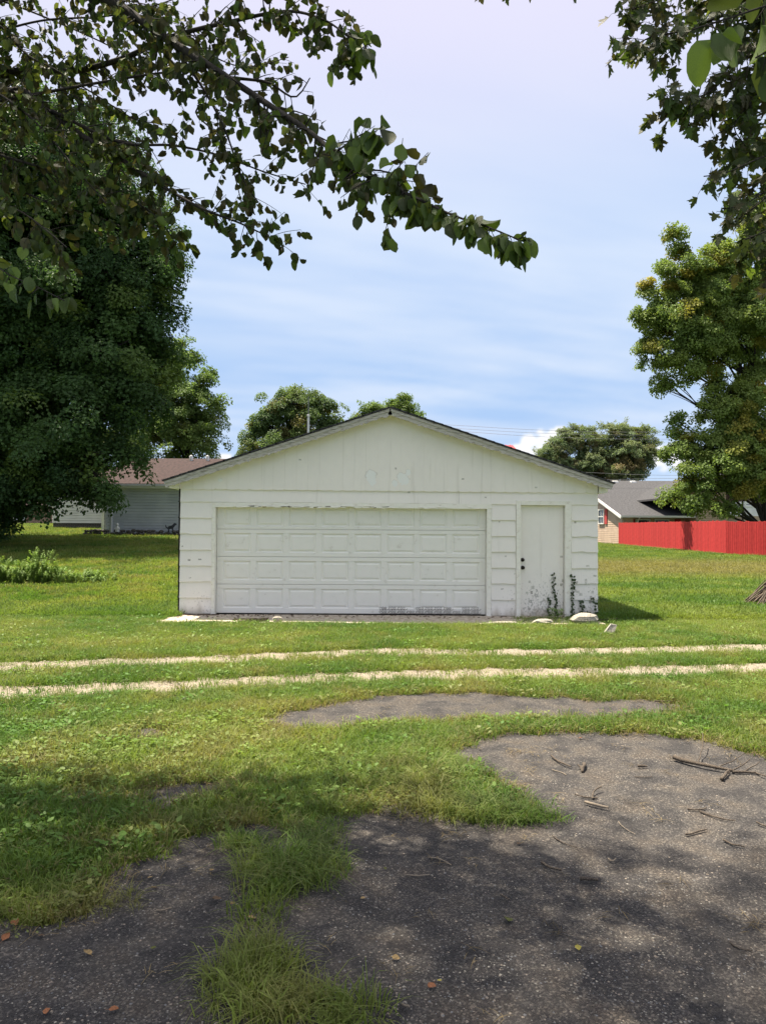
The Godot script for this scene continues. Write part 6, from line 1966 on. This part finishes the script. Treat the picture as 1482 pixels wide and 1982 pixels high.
	for q in boards:
		var b := Mb.new()
		var xf := Transform3D(Basis(Vector3.UP, q[4]), Vector3.ZERO)
		b.hexa([xf * Vector3(-q[3], 0.0, -0.05), xf * Vector3(q[3], 0.0, -0.05), xf * Vector3(q[3] * 0.9, 0.02 + q[5] * 0.3, -0.05), xf * Vector3(-q[3], 0.02, -0.05), xf * Vector3(-q[3], 0.0, 0.05), xf * Vector3(q[3] * 0.8, 0.0, 0.05), xf * Vector3(q[3] * 0.95, 0.02 + q[5], 0.05), xf * Vector3(-q[3], 0.02, 0.05)])
		var o := part("board_scrap", b.mesh(), M.brush_wood)
		o.position = Vector3(q[1], 0.022, -q[2])
		tag(o, q[0], "board", "board scraps by the garage")
	# crumbs of soil and chips in front of the doors
	var crumb := Mb.new()
	for k in 420:
		var s := rr(0.008, 0.03)
		var c := Vector3(rr(-3.6, 3.9), 0.022, -13.66 + abs(rng.randfn(0.0, 0.22)))
		if rng.randf() < 0.4:
			c.x = rr(-3.6, -2.9) if rng.randf() < 0.5 else rr(3.2, 3.85)
			c.z = -13.65 + rr(0.0, 0.1)
		var r := []
		for q in 4:
			var a := TAU * q / 4 + rr(-0.4, 0.4)
			r.append(c + Vector3(cos(a), 0, sin(a)) * s * rr(0.7, 1.3))
		for q in 4:
			crumb.tri(r[q], c + Vector3(0, s * rr(0.3, 0.7), 0), r[(q + 1) % 4])
	tag(part("debris", crumb.mesh(), M.dirt), "loose soil and chips along the foot of the garage front", "debris", "", "stuff")
	# rows of thin wire loops along the foot of the wide door
	var coil := thing("wire_edging", "two rows of thin looped wire along the bottom right of the wide door", "wire edging", Vector3(0, 0, -13.765))
	for row in 2:
		for k in 11:
			if row == 1 and k in [3, 8]:
				continue
			var b := Mb.new()
			var line := []
			var x0 := -0.05 + 0.165 * k
			for n in 31:
				var a := TAU * n / 10.0
				line.append(Vector3(x0 + 0.14 * n / 30.0 + 0.026 * cos(a), 0.072 + 0.066 * row + 0.026 * sin(a), 0.012 * sin(a * 0.5)))
			b.tube(line, taper(line.size(), 0.0036, 0.0036), 4)
			part("wire_coil", b.mesh(true), M.rusty_wire, coil)
	# heap of cut branches at the right edge
	var heap := thing("brush_pile", "pile of cut brown branches leaning together at the right edge", "brush pile", Vector3(8.35, 0.0, -15.9))
	for k in 64:
		var b := Mb.new()
		var a := rr(PI * 0.45, PI * 1.6)
		var n := rr(0.55, 0.95)
		var e := Vector3(rr(-0.18, 0.18), rr(0.62, 0.86), rr(-0.2, 0.2))
		var s := Vector3(cos(a) * n, 0.01, -sin(a) * n * 0.7)
		var over := (e - s).normalized()
		var line := curve([s, s.lerp(e, 0.5) + Vector3(rr(-0.04, 0.04), 0.03 + rr(-0.03, 0.03), 0), e + over * rr(-0.12, 0.18)], 0.12)
		b.tube(line, knobbly(line.size(), rr(0.010, 0.020), rr(0.006, 0.010)), 6)
		part("branch", b.mesh(true), M.brush_wood, heap)
